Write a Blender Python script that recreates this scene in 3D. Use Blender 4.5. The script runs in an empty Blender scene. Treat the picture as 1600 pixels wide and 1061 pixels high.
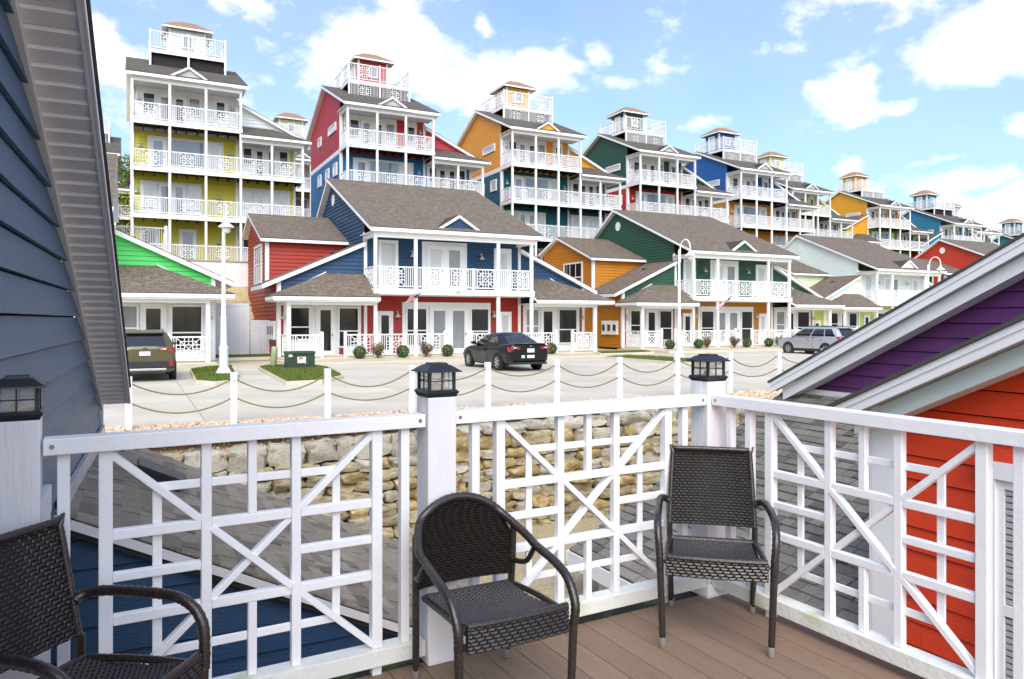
import bpy, math, random
from mathutils import Vector, Matrix, noise as mnoise
random.seed(11)
R = math.radians
sc = bpy.context.scene
C = sc.collection

# ------------------------------------------------------------------ camera, sky, sun, exposure
EYE = 1.8
cam = bpy.data.cameras.new('camera'); camo = bpy.data.objects.new('camera', cam); C.objects.link(camo)
camo.location = (0, 0, EYE); camo.rotation_euler = (R(90), 0, 0)
cam.sensor_width = 36.0; cam.lens = 36.0*1165/1600; cam.shift_y = -30.5/1600
cam.clip_start = .05; cam.clip_end = 4000
sc.camera = camo
sc.view_settings.view_transform = 'Standard'; sc.view_settings.look = 'None'
sc.view_settings.gamma = 1; sc.view_settings.use_curve_mapping = False
sc.view_settings.exposure = 1.0
sc.cycles.use_denoising = True
sc.cycles.max_bounces = 6; sc.cycles.diffuse_bounces = 4; sc.cycles.glossy_bounces = 3; sc.cycles.transparent_max_bounces = 6; sc.cycles.caustics_reflective = False; sc.cycles.caustics_refractive = False
SUN_EL, SUN_AZ = 44, 178          # azimuth measured clockwise from +Y (the view direction): behind us
sun = bpy.data.lights.new('sun', 'SUN'); suno = bpy.data.objects.new('sun', sun); C.objects.link(suno)
sun.energy = .95; sun.angle = R(50); sun.color = (1, .945, .865)
sd = Vector((math.sin(R(SUN_AZ))*math.cos(R(SUN_EL)), math.cos(R(SUN_AZ))*math.cos(R(SUN_EL)), math.sin(R(SUN_EL))))
suno.rotation_euler = (-sd).to_track_quat('-Z', 'Y').to_euler(); suno.location = sd*60

world = bpy.data.worlds.new('World'); sc.world = world; world.use_nodes = True
def build_world():
    nt = world.node_tree; nt.nodes.clear(); L = nt.links.new
    def n(t, **k):
        x = nt.nodes.new(t)
        for a, b in k.items(): setattr(x, a, b)
        return x
    def val(x, i, v): x.inputs[i].default_value = v
    out = n('ShaderNodeOutputWorld'); mix = n('ShaderNodeMixShader')
    sky = n('ShaderNodeTexSky', sky_type='NISHITA'); sky.sun_disc = False
    sky.sun_elevation = R(SUN_EL); sky.sun_rotation = R(SUN_AZ); sky.air_density = 1.0; sky.dust_density = 3.0; sky.ozone_density = 5.0
    bg = n('ShaderNodeBackground'); val(bg, 1, .15)
    bc = n('ShaderNodeBackground'); val(bc, 0, (1, .975, .94, 1)); val(bc, 1, .66)
    tc = n('ShaderNodeTexCoord')
    hz = n('ShaderNodeMix', data_type='RGBA'); val(hz, 6, (1, 1, 1, 1))
    L(sky.outputs[0], bg.inputs[0])
    # cumulus: soft noise everywhere above the horizon, plus the larger banks that hang over the roofs
    def noise(scale, det, rough, stretch=1.7, w=0.0):
        mp = n('ShaderNodeMapping'); val(mp, 3, (1, 1, stretch)); val(mp, 1, (w, w*.7, 0))
        L(tc.outputs['Generated'], mp.inputs[0])
        x = n('ShaderNodeTexNoise'); val(x, 'Scale', scale); val(x, 'Detail', det); val(x, 'Roughness', rough); L(mp.outputs[0], x.inputs['Vector']); return x.outputs[0]
    def math_(op, a, b=None, c=None):
        x = n('ShaderNodeMath', operation=op)
        for i, q in enumerate((a, b, c)):
            if q is None: continue
            if isinstance(q, (int, float)): x.inputs[i].default_value = q
            else: L(q, x.inputs[i])
        return x.outputs[0]
    fine = noise(13.0, 8, .6); big = noise(3.2, 4, .5, 1.6, 4.3)
    # banks: pixel centre (1600 px photograph), half sizes in pixels, strength
    banks = [(560, 70, 135, 62, 1), (690, 125, 150, 62, 1), (850, 105, 100, 44, .95), (935, 85, 45, 34, .9), (590, 20, 80, 28, .6),
             (190, 90, 70, 55, .9), (300, 190, 150, 75, .55), (1530, 70, 130, 66, 1), (1600, 30, 110, 60, 1), (1330, 160, 62, 36, .95), (1415, 160, 36, 16, .8),
             (1330, 252, 30, 24, .85), (1480, 255, 34, 16, .75), (1600, 195, 40, 22, .8), (1500, 300, 90, 34, .75), (1600, 330, 120, 50, .8), (780, 24, 24, 16, .75),
             (960, 140, 50, 24, .45), (440, 140, 120, 70, .35), (1090, 205, 70, 14, .35)]
    sp = n('ShaderNodeSeparateXYZ'); L(tc.outputs['Generated'], sp.inputs[0])
    cb = n('ShaderNodeCombineXYZ'); L(math_('ARCTAN2', sp.outputs[0], sp.outputs[1]), cb.inputs[0]); L(math_('ARCSINE', sp.outputs[2]), cb.inputs[1])     # azimuth, elevation
    wn = n('ShaderNodeTexNoise'); val(wn, 'Scale', 7.0); val(wn, 'Detail', 5); L(tc.outputs['Generated'], wn.inputs['Vector'])
    wv = n('ShaderNodeVectorMath', operation='MULTIPLY_ADD'); L(wn.outputs['Color'], wv.inputs[0]); wv.inputs[1].default_value = (.16, .09, 0); wv.inputs[2].default_value = (-.08, -.045, 0)
    cw = n('ShaderNodeVectorMath', operation='ADD'); L(cb.outputs[0], cw.inputs[0]); L(wv.outputs[0], cw.inputs[1])
    acc = None
    for px, py, rx, ry, s in banks:
        d = Vector(((px-800)/1165, 1, (500-py)/1165)); q = 1165*d.length; d.normalize(); az, el = math.atan2(d.x, d.y), math.asin(d.z)
        kx, ky = .68*q/rx*math.cos(el), .68*q/ry
        vm = n('ShaderNodeVectorMath', operation='MULTIPLY_ADD'); L(cw.outputs[0], vm.inputs[0]); vm.inputs[1].default_value = (kx, ky, 0); vm.inputs[2].default_value = (-az*kx, -el*ky, 0)
        ln = n('ShaderNodeVectorMath', operation='LENGTH'); L(vm.outputs[0], ln.inputs[0])
        f = math_('MULTIPLY_ADD', ln.outputs['Value'], -s, s)
        acc = f if acc is None else math_('MAXIMUM', acc, f)
    base = math_('MULTIPLY', math_('SUBTRACT', big, .44), 2.2)
    body = math_('ADD', math_('MAXIMUM', acc, base), math_('MULTIPLY', math_('SUBTRACT', fine, .5), 1.7))
    mr = n('ShaderNodeMapRange', interpolation_type='SMOOTHSTEP'); L(body, mr.inputs[0]); val(mr, 1, .14); val(mr, 2, .80); val(mr, 3, 0.0); val(mr, 4, .97)
    sep = n('ShaderNodeSeparateXYZ'); L(tc.outputs['Generated'], sep.inputs[0])
    up = n('ShaderNodeMapRange'); L(sep.outputs[2], up.inputs[0]); val(up, 1, 0.0); val(up, 2, .05); val(up, 3, 0); val(up, 4, 1)
    veil = n('ShaderNodeMapRange'); L(big, veil.inputs[0]); val(veil, 1, .3); val(veil, 2, .7); val(veil, 3, .03); val(veil, 4, .16)      # thin high veil
    fac = math_('MULTIPLY', math_('MAXIMUM', mr.outputs[0], veil.outputs[0]), up.outputs[0])
    # cloud tone: slightly grey in the thick middle, white at the rim
    tone = n('ShaderNodeMapRange'); L(fine, tone.inputs[0]); val(tone, 1, .3); val(tone, 2, .7); val(tone, 3, .66); val(tone, 4, .82); L(tone.outputs[0], bc.inputs[1])
    L(fac, mix.inputs[0]); L(bg.outputs[0], mix.inputs[1]); L(bc.outputs[0], mix.inputs[2]); L(mix.outputs[0], out.inputs[0])
build_world()

# ------------------------------------------------------------------ materials
def lin(h):
    if not isinstance(h, str): return tuple(h)
    o = []
    for i in (0, 2, 4):
        c = int(h[i:i+2], 16)/255; o.append(c/12.92 if c <= .04045 else ((c+.055)/1.055)**2.4)
    return tuple(o)
_m = {}
def mat(key, col, rough=.5, var=.10, vscale=.8, bump=0.0, bscale=30, metal=0.0, rnd=0.0, alt=None, altf=(.45, .6), spec=.5, stretch=None, coat=0.0, streak=0.0):
    if key in _m: return _m[key]
    m = bpy.data.materials.new(key); _m[key] = m; m.use_nodes = True; nt = m.node_tree; L = nt.links.new
    b = nt.nodes['Principled BSDF']; b.inputs['Roughness'].default_value = rough; b.inputs['Metallic'].default_value = metal
    b.inputs['Specular IOR Level'].default_value = spec
    if coat: b.inputs['Coat Weight'].default_value = coat; b.inputs['Coat Roughness'].default_value = .04
    tc = nt.nodes.new('ShaderNodeTexCoord'); vec = tc.outputs['Object']
    if stretch:
        mp = nt.nodes.new('ShaderNodeMapping'); mp.inputs['Scale'].default_value = stretch; L(vec, mp.inputs[0]); vec = mp.outputs[0]
    c = lin(col)
    nz = nt.nodes.new('ShaderNodeTexNoise'); nz.inputs['Scale'].default_value = vscale; nz.inputs['Detail'].default_value = 6; nz.inputs['Roughness'].default_value = .6; L(vec, nz.inputs['Vector'])
    if alt is not None:
        rp = nt.nodes.new('ShaderNodeMapRange'); rp.inputs[1].default_value = altf[0]; rp.inputs[2].default_value = altf[1]; L(nz.outputs[0], rp.inputs[0])
        mx = nt.nodes.new('ShaderNodeMix'); mx.data_type = 'RGBA'; mx.inputs[6].default_value = (*c, 1); mx.inputs[7].default_value = (*lin(alt), 1)
        L(rp.outputs[0], mx.inputs[0]); colo = mx.outputs[2]
    else:
        rgb = nt.nodes.new('ShaderNodeRGB'); rgb.outputs[0].default_value = (*c, 1); colo = rgb.outputs[0]
    hs = nt.nodes.new('ShaderNodeHueSaturation'); L(colo, hs.inputs['Color'])
    mr = nt.nodes.new('ShaderNodeMapRange'); mr.inputs[1].default_value = .3; mr.inputs[2].default_value = .7; mr.inputs[3].default_value = 1-var; mr.inputs[4].default_value = 1+var*.6
    L(nz.outputs[0], mr.inputs[0]); v = mr.outputs[0]
    if rnd:
        oi = nt.nodes.new('ShaderNodeObjectInfo'); m2 = nt.nodes.new('ShaderNodeMapRange'); m2.inputs[3].default_value = 1-rnd; m2.inputs[4].default_value = 1+rnd
        L(oi.outputs['Random'], m2.inputs[0]); ml = nt.nodes.new('ShaderNodeMath'); ml.operation = 'MULTIPLY'; L(v, ml.inputs[0]); L(m2.outputs[0], ml.inputs[1]); v = ml.outputs[0]
    L(v, hs.inputs['Value']); L(hs.outputs[0], b.inputs['Base Color'])
    rr = nt.nodes.new('ShaderNodeMapRange'); rr.inputs[3].default_value = max(.02, rough-.08); rr.inputs[4].default_value = min(1, rough+.08); L(nz.outputs[0], rr.inputs[0]); L(rr.outputs[0], b.inputs['Roughness'])
    if bump:
        bn = nt.nodes.new('ShaderNodeTexNoise'); bn.inputs['Scale'].default_value = bscale; bn.inputs['Detail'].default_value = 4; L(vec, bn.inputs['Vector'])
        bp = nt.nodes.new('ShaderNodeBump'); bp.inputs['Strength'].default_value = min(1, bump); bp.inputs['Distance'].default_value = .02*max(1, bump); L(bn.outputs[0], bp.inputs['Height']); L(bp.outputs[0], b.inputs['Normal'])
    return m
def shingle_far(key, a, bcol):
    """asphalt shingles seen from afar: courses and tabs in the roof's own metres (UV)"""
    if key in _m: return _m[key]
    m = bpy.data.materials.new(key); _m[key] = m; m.use_nodes = True; nt = m.node_tree; L = nt.links.new
    b = nt.nodes['Principled BSDF']; b.inputs['Roughness'].default_value = .9
    uv = nt.nodes.new('ShaderNodeTexCoord')
    br = nt.nodes.new('ShaderNodeTexBrick'); L(uv.outputs['UV'], br.inputs['Vector'])
    br.inputs['Scale'].default_value = 1; br.inputs['Brick Width'].default_value = .30; br.inputs['Row Height'].default_value = .145; br.inputs['Mortar Size'].default_value = .006; br.inputs['Bias'].default_value = 0
    br.inputs['Color1'].default_value = (*lin(a), 1); br.inputs['Color2'].default_value = (*lin(bcol), 1); br.inputs['Mortar'].default_value = (*[q*.45 for q in lin(a)], 1)
    nz = nt.nodes.new('ShaderNodeTexNoise'); nz.inputs['Scale'].default_value = 6.0; nz.inputs['Detail'].default_value = 8; nz.inputs['Roughness'].default_value = .7; L(uv.outputs['UV'], nz.inputs['Vector'])
    mr = nt.nodes.new('ShaderNodeMapRange'); mr.inputs[1].default_value = .3; mr.inputs[2].default_value = .7; mr.inputs[3].default_value = .45; mr.inputs[4].default_value = 1.6; L(nz.outputs[0], mr.inputs[0])
    hs = nt.nodes.new('ShaderNodeHueSaturation'); L(br.outputs[0], hs.inputs['Color']); L(mr.outputs[0], hs.inputs['Value']); L(hs.outputs[0], b.inputs['Base Color'])
    bp = nt.nodes.new('ShaderNodeBump'); bp.inputs['Strength'].default_value = .5; bp.inputs['Distance'].default_value = .02; L(br.outputs['Fac'], bp.inputs['Height']); bp.invert = True; L(bp.outputs[0], b.inputs['Normal'])
    return m
WHITE = mat('white_paint', 'f2f2f0', .45, .05, 1.5)
WHITE2 = mat('white_trim', 'eceeee', .5, .06, .9)
WEATH = mat('weathered_white', 'e9e9ea', .55, .10, 3.5, .25, 60, stretch=(1, 1, .15))
DARKWOOD = mat('dark_joists', '26221f', .8, .25, 3)
GLASS = {}
def glass(key, col, rough=.06, var=.3, vs=1.3):
    m = mat('glass_'+key, col, rough, var, vs, spec=.9); GLASS[key] = m; return m
glass('dark', '23282c'); glass('grey', '8b9092', .1, .15); glass('curtain', 'c9ccca', .12, .10, 2.2); glass('sky', '7f8f9f', .05, .25, .5); glass('black', '14171a')
ROOF_T = shingle_far('shingles_taupe', '675c50', '7c7060')
ROOF_G = shingle_far('shingles_grey', '504a42', '665f55')
ROOF_O = mat('cupola_roof', '9f7a60', .8, .15, 6)
CONC = mat('concrete', 'c9bda2', .85, .12, .35, .3, 40)
CONC2 = mat('pale_concrete', 'd3c9b2', .85, .10, .5, .3, 40)
BLACKM = mat('black_metal', '23262c', .42, .15, 8, .1, 120)
SCREW = mat('screw_steel', '8d8f92', .35, .1, 5, metal=.8)

# ------------------------------------------------------------------ mesh helpers
class MB:
    def __init__(s): s.v = []; s.f = []; s.m = []; s.uv = {}
    def add(s, vs, fs, mi=0):
        o = len(s.v); s.v += [tuple(p) for p in vs]
        for f in fs: s.f.append([i+o for i in f]); s.m.append(mi)
        return s
    def box(s, x0, x1, y0, y1, z0, z1, mi=0):
        return s.add([(x0, y0, z0), (x1, y0, z0), (x1, y1, z0), (x0, y1, z0), (x0, y0, z1), (x1, y0, z1), (x1, y1, z1), (x0, y1, z1)],
                     [(0, 3, 2, 1), (4, 5, 6, 7), (0, 1, 5, 4), (1, 2, 6, 5), (2, 3, 7, 6), (3, 0, 4, 7)], mi)
    def prism(s, pts, d, mi=0):
        pts = [Vector(p) for p in pts]; d = Vector(d); n = len(pts)
        return s.add(pts+[p+d for p in pts], [list(range(n))[::-1], list(range(n, 2*n))]+[[i, (i+1) % n, n+(i+1) % n, n+i] for i in range(n)], mi)
    def bar(s, p, q, w, h, up=(0, 0, 1), mi=0):
        p = Vector(p); q = Vector(q); d = (q-p).normalized(); a = d.cross(Vector(up)).normalized(); b = a.cross(d).normalized(); a *= w/2; b *= h/2
        return s.add([p-a-b, p+a-b, p+a+b, p-a+b, q-a-b, q+a-b, q+a+b, q-a+b], [(0, 1, 2, 3), (7, 6, 5, 4), (0, 4, 5, 1), (1, 5, 6, 2), (2, 6, 7, 3), (3, 7, 4, 0)], mi)
    def tube(s, pts, r, seg=8, mi=0):
        pts = [Vector(p) for p in pts]; n = len(pts); rs = r if isinstance(r, (list, tuple)) else [r]*n; vs = []; fs = []; last = None
        for i, p in enumerate(pts):
            d = (pts[min(i+1, n-1)]-pts[max(i-1, 0)]).normalized()
            a = d.cross(Vector((0, 0, 1)) if abs(d.z) < .95 else Vector((0, 1, 0))).normalized() if last is None else (last-d*last.dot(d)).normalized()
            last = a; b = d.cross(a)
            for k in range(seg): t = 2*math.pi*k/seg; vs.append(p+(a*math.cos(t)+b*math.sin(t))*rs[i])
        for i in range(n-1):
            for k in range(seg): fs.append((i*seg+k, i*seg+(k+1) % seg, (i+1)*seg+(k+1) % seg, (i+1)*seg+k))
        fs += [list(range(seg))[::-1], [(n-1)*seg+k for k in range(seg)]]
        return s.add(vs, fs, mi)
    def lathe(s, prof, c=(0, 0, 0), seg=16, mi=0):
        c = Vector(c); vs = []; fs = []; n = len(prof)
        for r, z in prof:
            for k in range(seg): t = 2*math.pi*k/seg; vs.append(c+Vector((r*math.cos(t), r*math.sin(t), z)))
        for i in range(n-1):
            for k in range(seg): fs.append((i*seg+k, i*seg+(k+1) % seg, (i+1)*seg+(k+1) % seg, (i+1)*seg+k))
        fs += [list(range(seg))[::-1], [(n-1)*seg+k for k in range(seg)]]
        return s.add(vs, fs, mi)
    def quaduv(s, pts, uvs, mi=0):
        s.add(pts, [list(range(len(pts)))], mi); s.uv[len(s.f)-1] = uvs
    def mesh(s, name, mats, smooth=None):
        me = bpy.data.meshes.new(name); me.from_pydata(s.v, [], s.f)
        for m in (mats if isinstance(mats, (list, tuple)) else [mats]): me.materials.append(m)
        me.polygons.foreach_set('material_index', s.m)
        if s.uv:
            ul = me.uv_layers.new(name='UVMap').data
            for fi, uvs in s.uv.items():
                for li, q in zip(me.polygons[fi].loop_indices, uvs): ul[li].uv = q
        if smooth:
            me.polygons.foreach_set('use_smooth', [True]*len(s.f)); me.set_sharp_from_angle(angle=R(smooth))
        me.update(); return me
    def build(s, name, mats, parent=None, smooth=None, loc=None, rz=None):
        return link(name, s.mesh(name, mats, smooth), parent, loc, rz)
def link(name, me, parent=None, loc=None, rz=None):
    o = bpy.data.objects.new(name, me); C.objects.link(o); o.parent = parent
    if loc is not None: o.location = loc
    if rz is not None: o.rotation_euler = (0, 0, rz)
    return o
def tag(o, label, cat, group=None):
    o['label'] = label; o['category'] = cat
    if group: o['group'] = group
    return o
def thing(name, label, cat, loc=(0, 0, 0), rz=0.0, group=None):
    o = bpy.data.objects.new(name, None); C.objects.link(o); o.location = loc; o.rotation_euler = (0, 0, rz); o.empty_display_size = .2
    return tag(o, label, cat, group)
def struct(name, mb, mats, **k):
    o = mb.build(name, mats, **k); o['kind'] = 'structure'; return o
def copy_tree(o, parent=None):
    c = o.copy(); C.objects.link(c); c.parent = parent
    for ch in list(o.children): copy_tree(ch, c)
    return c
def frame(yaw):
    c, s = math.cos(R(yaw)), math.sin(R(yaw))
    return lambda u, v, z=0.0: Vector((u*c-v*s, u*s+v*c, z))
YAW = 27.0
G = frame(YAW); GR = R(YAW)              # street grid: u along the terraces, v up the hill
D = frame(29.4); DR = R(29.4)            # the deck we stand on
NV = frame(25.0); NR = R(25.0)           # the navy house beside it

def span(poly, z):
    xs = []; n = len(poly)
    for i in range(n):
        (a, za), (b, zb) = poly[i], poly[(i+1) % n]
        if abs(za-zb) < 1e-9:
            if abs(za-z) < 1e-6: xs += [a, b]
        elif min(za, zb)-1e-9 <= z <= max(za, zb)+1e-9: xs.append(a+(b-a)*(z-za)/(zb-za))
    return (min(xs), max(xs)) if xs else None
def rows(poly, exposure, z0=None):
    lo = min(p[1] for p in poly); hi = max(p[1] for p in poly); z = lo if z0 is None else z0
    brk = sorted({round(p[1], 4) for p in poly})
    out = []
    while z < hi-1e-4:
        t = min(z+exposure, hi)
        a = max(z, lo)
        if t-a > .004:
            A = span(poly, a+1e-5); B = span(poly, t-1e-5)
            if A and B and (A[1]-A[0] > .01 or B[1]-B[0] > .01): out.append((a, t, A, B))
        z += exposure
    return out
def siding(mb, P0, sd, nd, poly, exposure=.2, t=.04, mi=0):
    """lapped clapboards on a convex wall outline"""
    P0 = Vector(P0); sd = Vector(sd); nd = Vector(nd); Z = Vector((0, 0, 1))
    for a, b, A, B in rows(poly, exposure):
        p = [P0+sd*A[0]+Z*a+nd*t, P0+sd*A[1]+Z*a+nd*t, P0+sd*B[1]+Z*b+nd*.002, P0+sd*B[0]+Z*b+nd*.002, P0+sd*A[0]+Z*a, P0+sd*A[1]+Z*a]
        mb.add(p, [(0, 1, 2, 3), (4, 5, 1, 0)], mi)
def roofplane(mr, mf, a, b, c, d, thick=.2, cover=.04):
    """a-b eave, d-c upper edge; shingles on top, white fascia and soffit beneath"""
    a, b, c, d = [Vector(p) for p in (a, b, c, d)]; Z = Vector((0, 0, 1))
    e = (b-a).normalized(); n = e.cross((d-a)).normalized()
    if n.z < 0: n = -n
    up = n.cross(e).normalized()
    uvf = lambda p: ((p-a).dot(e), (p-a).dot(up))
    tri = (c-d).length < 1e-4
    P = [a, b, c] if tri else [a, b, c, d]
    k = len(P)
    mr.quaduv(P, [uvf(p) for p in P], 0)
    lo = [p-Z*cover for p in P]
    for i in range(k):
        j = (i+1) % k; mr.quaduv([P[i], lo[i], lo[j], P[j]], [uvf(P[i]), uvf(P[i]), uvf(P[j]), uvf(P[j])], 0)
    ins = [p-Z*cover for p in P]
    mf.prism(ins, -Z*(thick-cover), 0)

# ------------------------------------------------------------------ shared railings (lattice square with a cross, balusters beside it)
_rail = {}
def railing_mesh(L_, h=1.0, lattice=True, bal=.026, t=.03, z0=.08, ls=None):
    key = (round(L_, 2), h, lattice, bal)
    if key in _rail: return _rail[key]
    m = MB(); y0, y1 = -t/2, t/2
    m.box(0, L_, -.03, .03, h-.06, h); m.box(0, L_, -.025, .025, z0, z0+.05)
    s = min(ls or h-.15, L_-.06); a = (L_-s)/2; b = a+s; q0, q1 = z0+.05, h-.06
    if lattice:
        X = lambda p: a+s*p
        Z = lambda q: q0+(q1-q0)*q
        w = .032
        for p in (0, 1/3, 2/3, 1): m.box(X(p)-w/2, X(p)+w/2, y0, y1, q0, q1)
        for q in (1/3, 2/3): m.box(a, b, y0-.003, y1+.003, Z(q)-w/2, Z(q)+w/2)
        def dg(p, q, r, t_): m.bar((X(p), 0, Z(q)), (X(r), 0, Z(t_)), t*.8, w, (0, 1, 0))
        for (p, q, r, t_) in ((0, 1, 1/3, 2/3), (1, 1, 2/3, 2/3), (0, 0, 1/3, 1/3), (1, 0, 2/3, 1/3), (1/3, 1/3, 2/3, 2/3), (1/3, 2/3, 2/3, 1/3)): dg(p, q, r, t_)
        w2 = .026
        for q in (1/6, 5/6): m.box(X(1/6), X(5/6), y0+.004, y1-.004, Z(q)-w2/2, Z(q)+w2/2)
        for p in (1/6, 5/6): m.box(X(p)-w2/2, X(p)+w2/2, y0+.004, y1-.004, Z(1/6), Z(5/6))
        for (p, z_0, z_1) in ((.5, 2/3, 1), (.5, 0, 1/3)): m.box(X(p)-w2/2, X(p)+w2/2, y0+.002, y1-.002, Z(z_0), Z(z_1))
        for (p0, p1) in ((0, 1/3), (2/3, 1)): m.box(X(p0), X(p1), y0+.002, y1-.002, Z(.5)-w2/2, Z(.5)+w2/2)
        segs = ((0, a), (b, L_))
    else: segs = ((0, L_),)
    for p0, p1 in segs:
        n = int((p1-p0)/.115)
        for i in range(1, n+1):
            x = p0+(p1-p0)*i/(n+1); m.box(x-bal/2, x+bal/2, y0, y1, q0, q1)
    _rail[key] = m.mesh('railing', WHITE); return _rail[key]
def railing(parent, p, q, z, h=1.0, lattice=True, name='railing', bal=.026):
    p = Vector((p[0], p[1], z)); q = Vector((q[0], q[1], z)); L_ = (q-p).length
    return link(name, railing_mesh(L_, h, lattice and L_ > .8, bal), parent, p, math.atan2(q.y-p.y, q.x-p.x))

# ------------------------------------------------------------------ window and door units on a wall
def unit(parent, P0, sd, nd, s0, s1, z0, z1, kind='win', g='dark', cas=.08, proud=.09, name=None):
    P0 = Vector(P0); sd = Vector(sd); nd = Vector(nd); Z = Vector((0, 0, 1)); m = MB(); gm = MB()
    def bx(mb, a, b, c, d, n0, n1, mi=0):
        q = [P0+sd*x+Z*y+nd*w for w in (n0, n1) for (x, y) in ((a, c), (b, c), (b, d), (a, d))]
        mb.add(q, [(3, 2, 1, 0), (4, 5, 6, 7), (0, 1, 5, 4), (1, 2, 6, 5), (2, 3, 7, 6), (3, 0, 4, 7)], mi)
    bx(m, s0, s0+cas, z0, z1, 0, proud); bx(m, s1-cas, s1, z0, z1, 0, proud); bx(m, s0+cas, s1-cas, z1-cas, z1, 0, proud)
    a, b, c, d = s0+cas, s1-cas, z0, z1-cas; panes = []
    if kind == 'door':
        st = min(.14, (b-a)*.2); bx(m, a, a+st, c, d, 0, proud-.02); bx(m, b-st, b, c, d, 0, proud-.02); bx(m, a+st, b-st, d-st, d, 0, proud-.02); bx(m, a+st, b-st, c, c+.24, 0, proud-.02)
        panes = [(a+st, b-st, c+.24, d-st)]
    elif kind == 'double':
        bx(m, a, b, z0, z0+.07, 0, proud+.02); mid = c+(d-c)*.42; bx(m, a, b, mid-.03, mid+.03, 0, proud-.01); panes = [(a, b, z0+.07, mid-.03), (a, b, mid+.03, d)]
    elif kind == 'grid':
        bx(m, a, b, z0, z0+.08, 0, proud+.02); c = z0+.08
        for i in (1, 2): x = a+(b-a)*i/3; bx(m, x-.02, x+.02, c, d, 0, proud-.015)
        mid = (c+d)/2; bx(m, a, b, mid-.04, mid+.04, 0, proud-.01); panes = [(a+(b-a)*i/3+.02, a+(b-a)*(i+1)/3-.02, y0, y1) for i in range(3) for (y0, y1) in ((c, mid-.04), (mid+.04, d))]
    else:
        bx(m, a, b, z0, z0+cas, 0, proud); panes = [(a, b, z0+cas, d)]
    o = m.build(name or ('door' if kind == 'door' else 'window'), WHITE2, parent)
    for (x0, x1, y0, y1) in panes:
        gm = MB(); bx(gm, x0, x1, y0, y1, .045, .052); gm.build('pane', GLASS[g], o)
    if kind == 'door':
        h = MB(); bx(h, b-.1, b-.06, z0+.95, z0+1.05, proud-.02, proud+.05); h.build('handle', SCREW, o)
    return o
def panel(parent, P0, sd, nd, s0, s1, z0, z1, proud=.048, m_=None, name='wall_panel'):
    P0 = Vector(P0); sd = Vector(sd); nd = Vector(nd); Z = Vector((0, 0, 1))
    q = [P0+sd*x+Z*y+nd*w for w in (0, proud) for (x, y) in ((s0, z0), (s1, z0), (s1, z1), (s0, z1))]
    m = MB(); m.add(q, [(3, 2, 1, 0), (4, 5, 6, 7), (0, 1, 5, 4), (1, 2, 6, 5), (2, 3, 7, 6), (3, 0, 4, 7)]); return m.build(name, m_ or WHITE2, parent)
_sc = []
def sconce(parent, p):
    """barn lamp: wall plate, bent arm, cone shade; faces -v"""
    if not _sc:
        m = MB(); m.lathe([(.06, -.01), (.06, .03)], (0, -.02, .22), 8); m.tube([(0, 0, .22), (0, -.14, .27), (0, -.2, .2), (0, -.2, .12)], .02, 6)
        m.lathe([(.03, .13), (.05, .1), (.15, -.05), (.14, -.06)], (0, -.2, 0), 12); _sc.append(m.mesh('wall_lamp', mat('lamp_grey', 'b9bbb8', .4, .1), 40))
    return link('wall_lamp', _sc[0], parent, p)
def boards(parent, name, m_, *bs):
    for b in bs: MB().box(*b).build(name, m_, parent)

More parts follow.
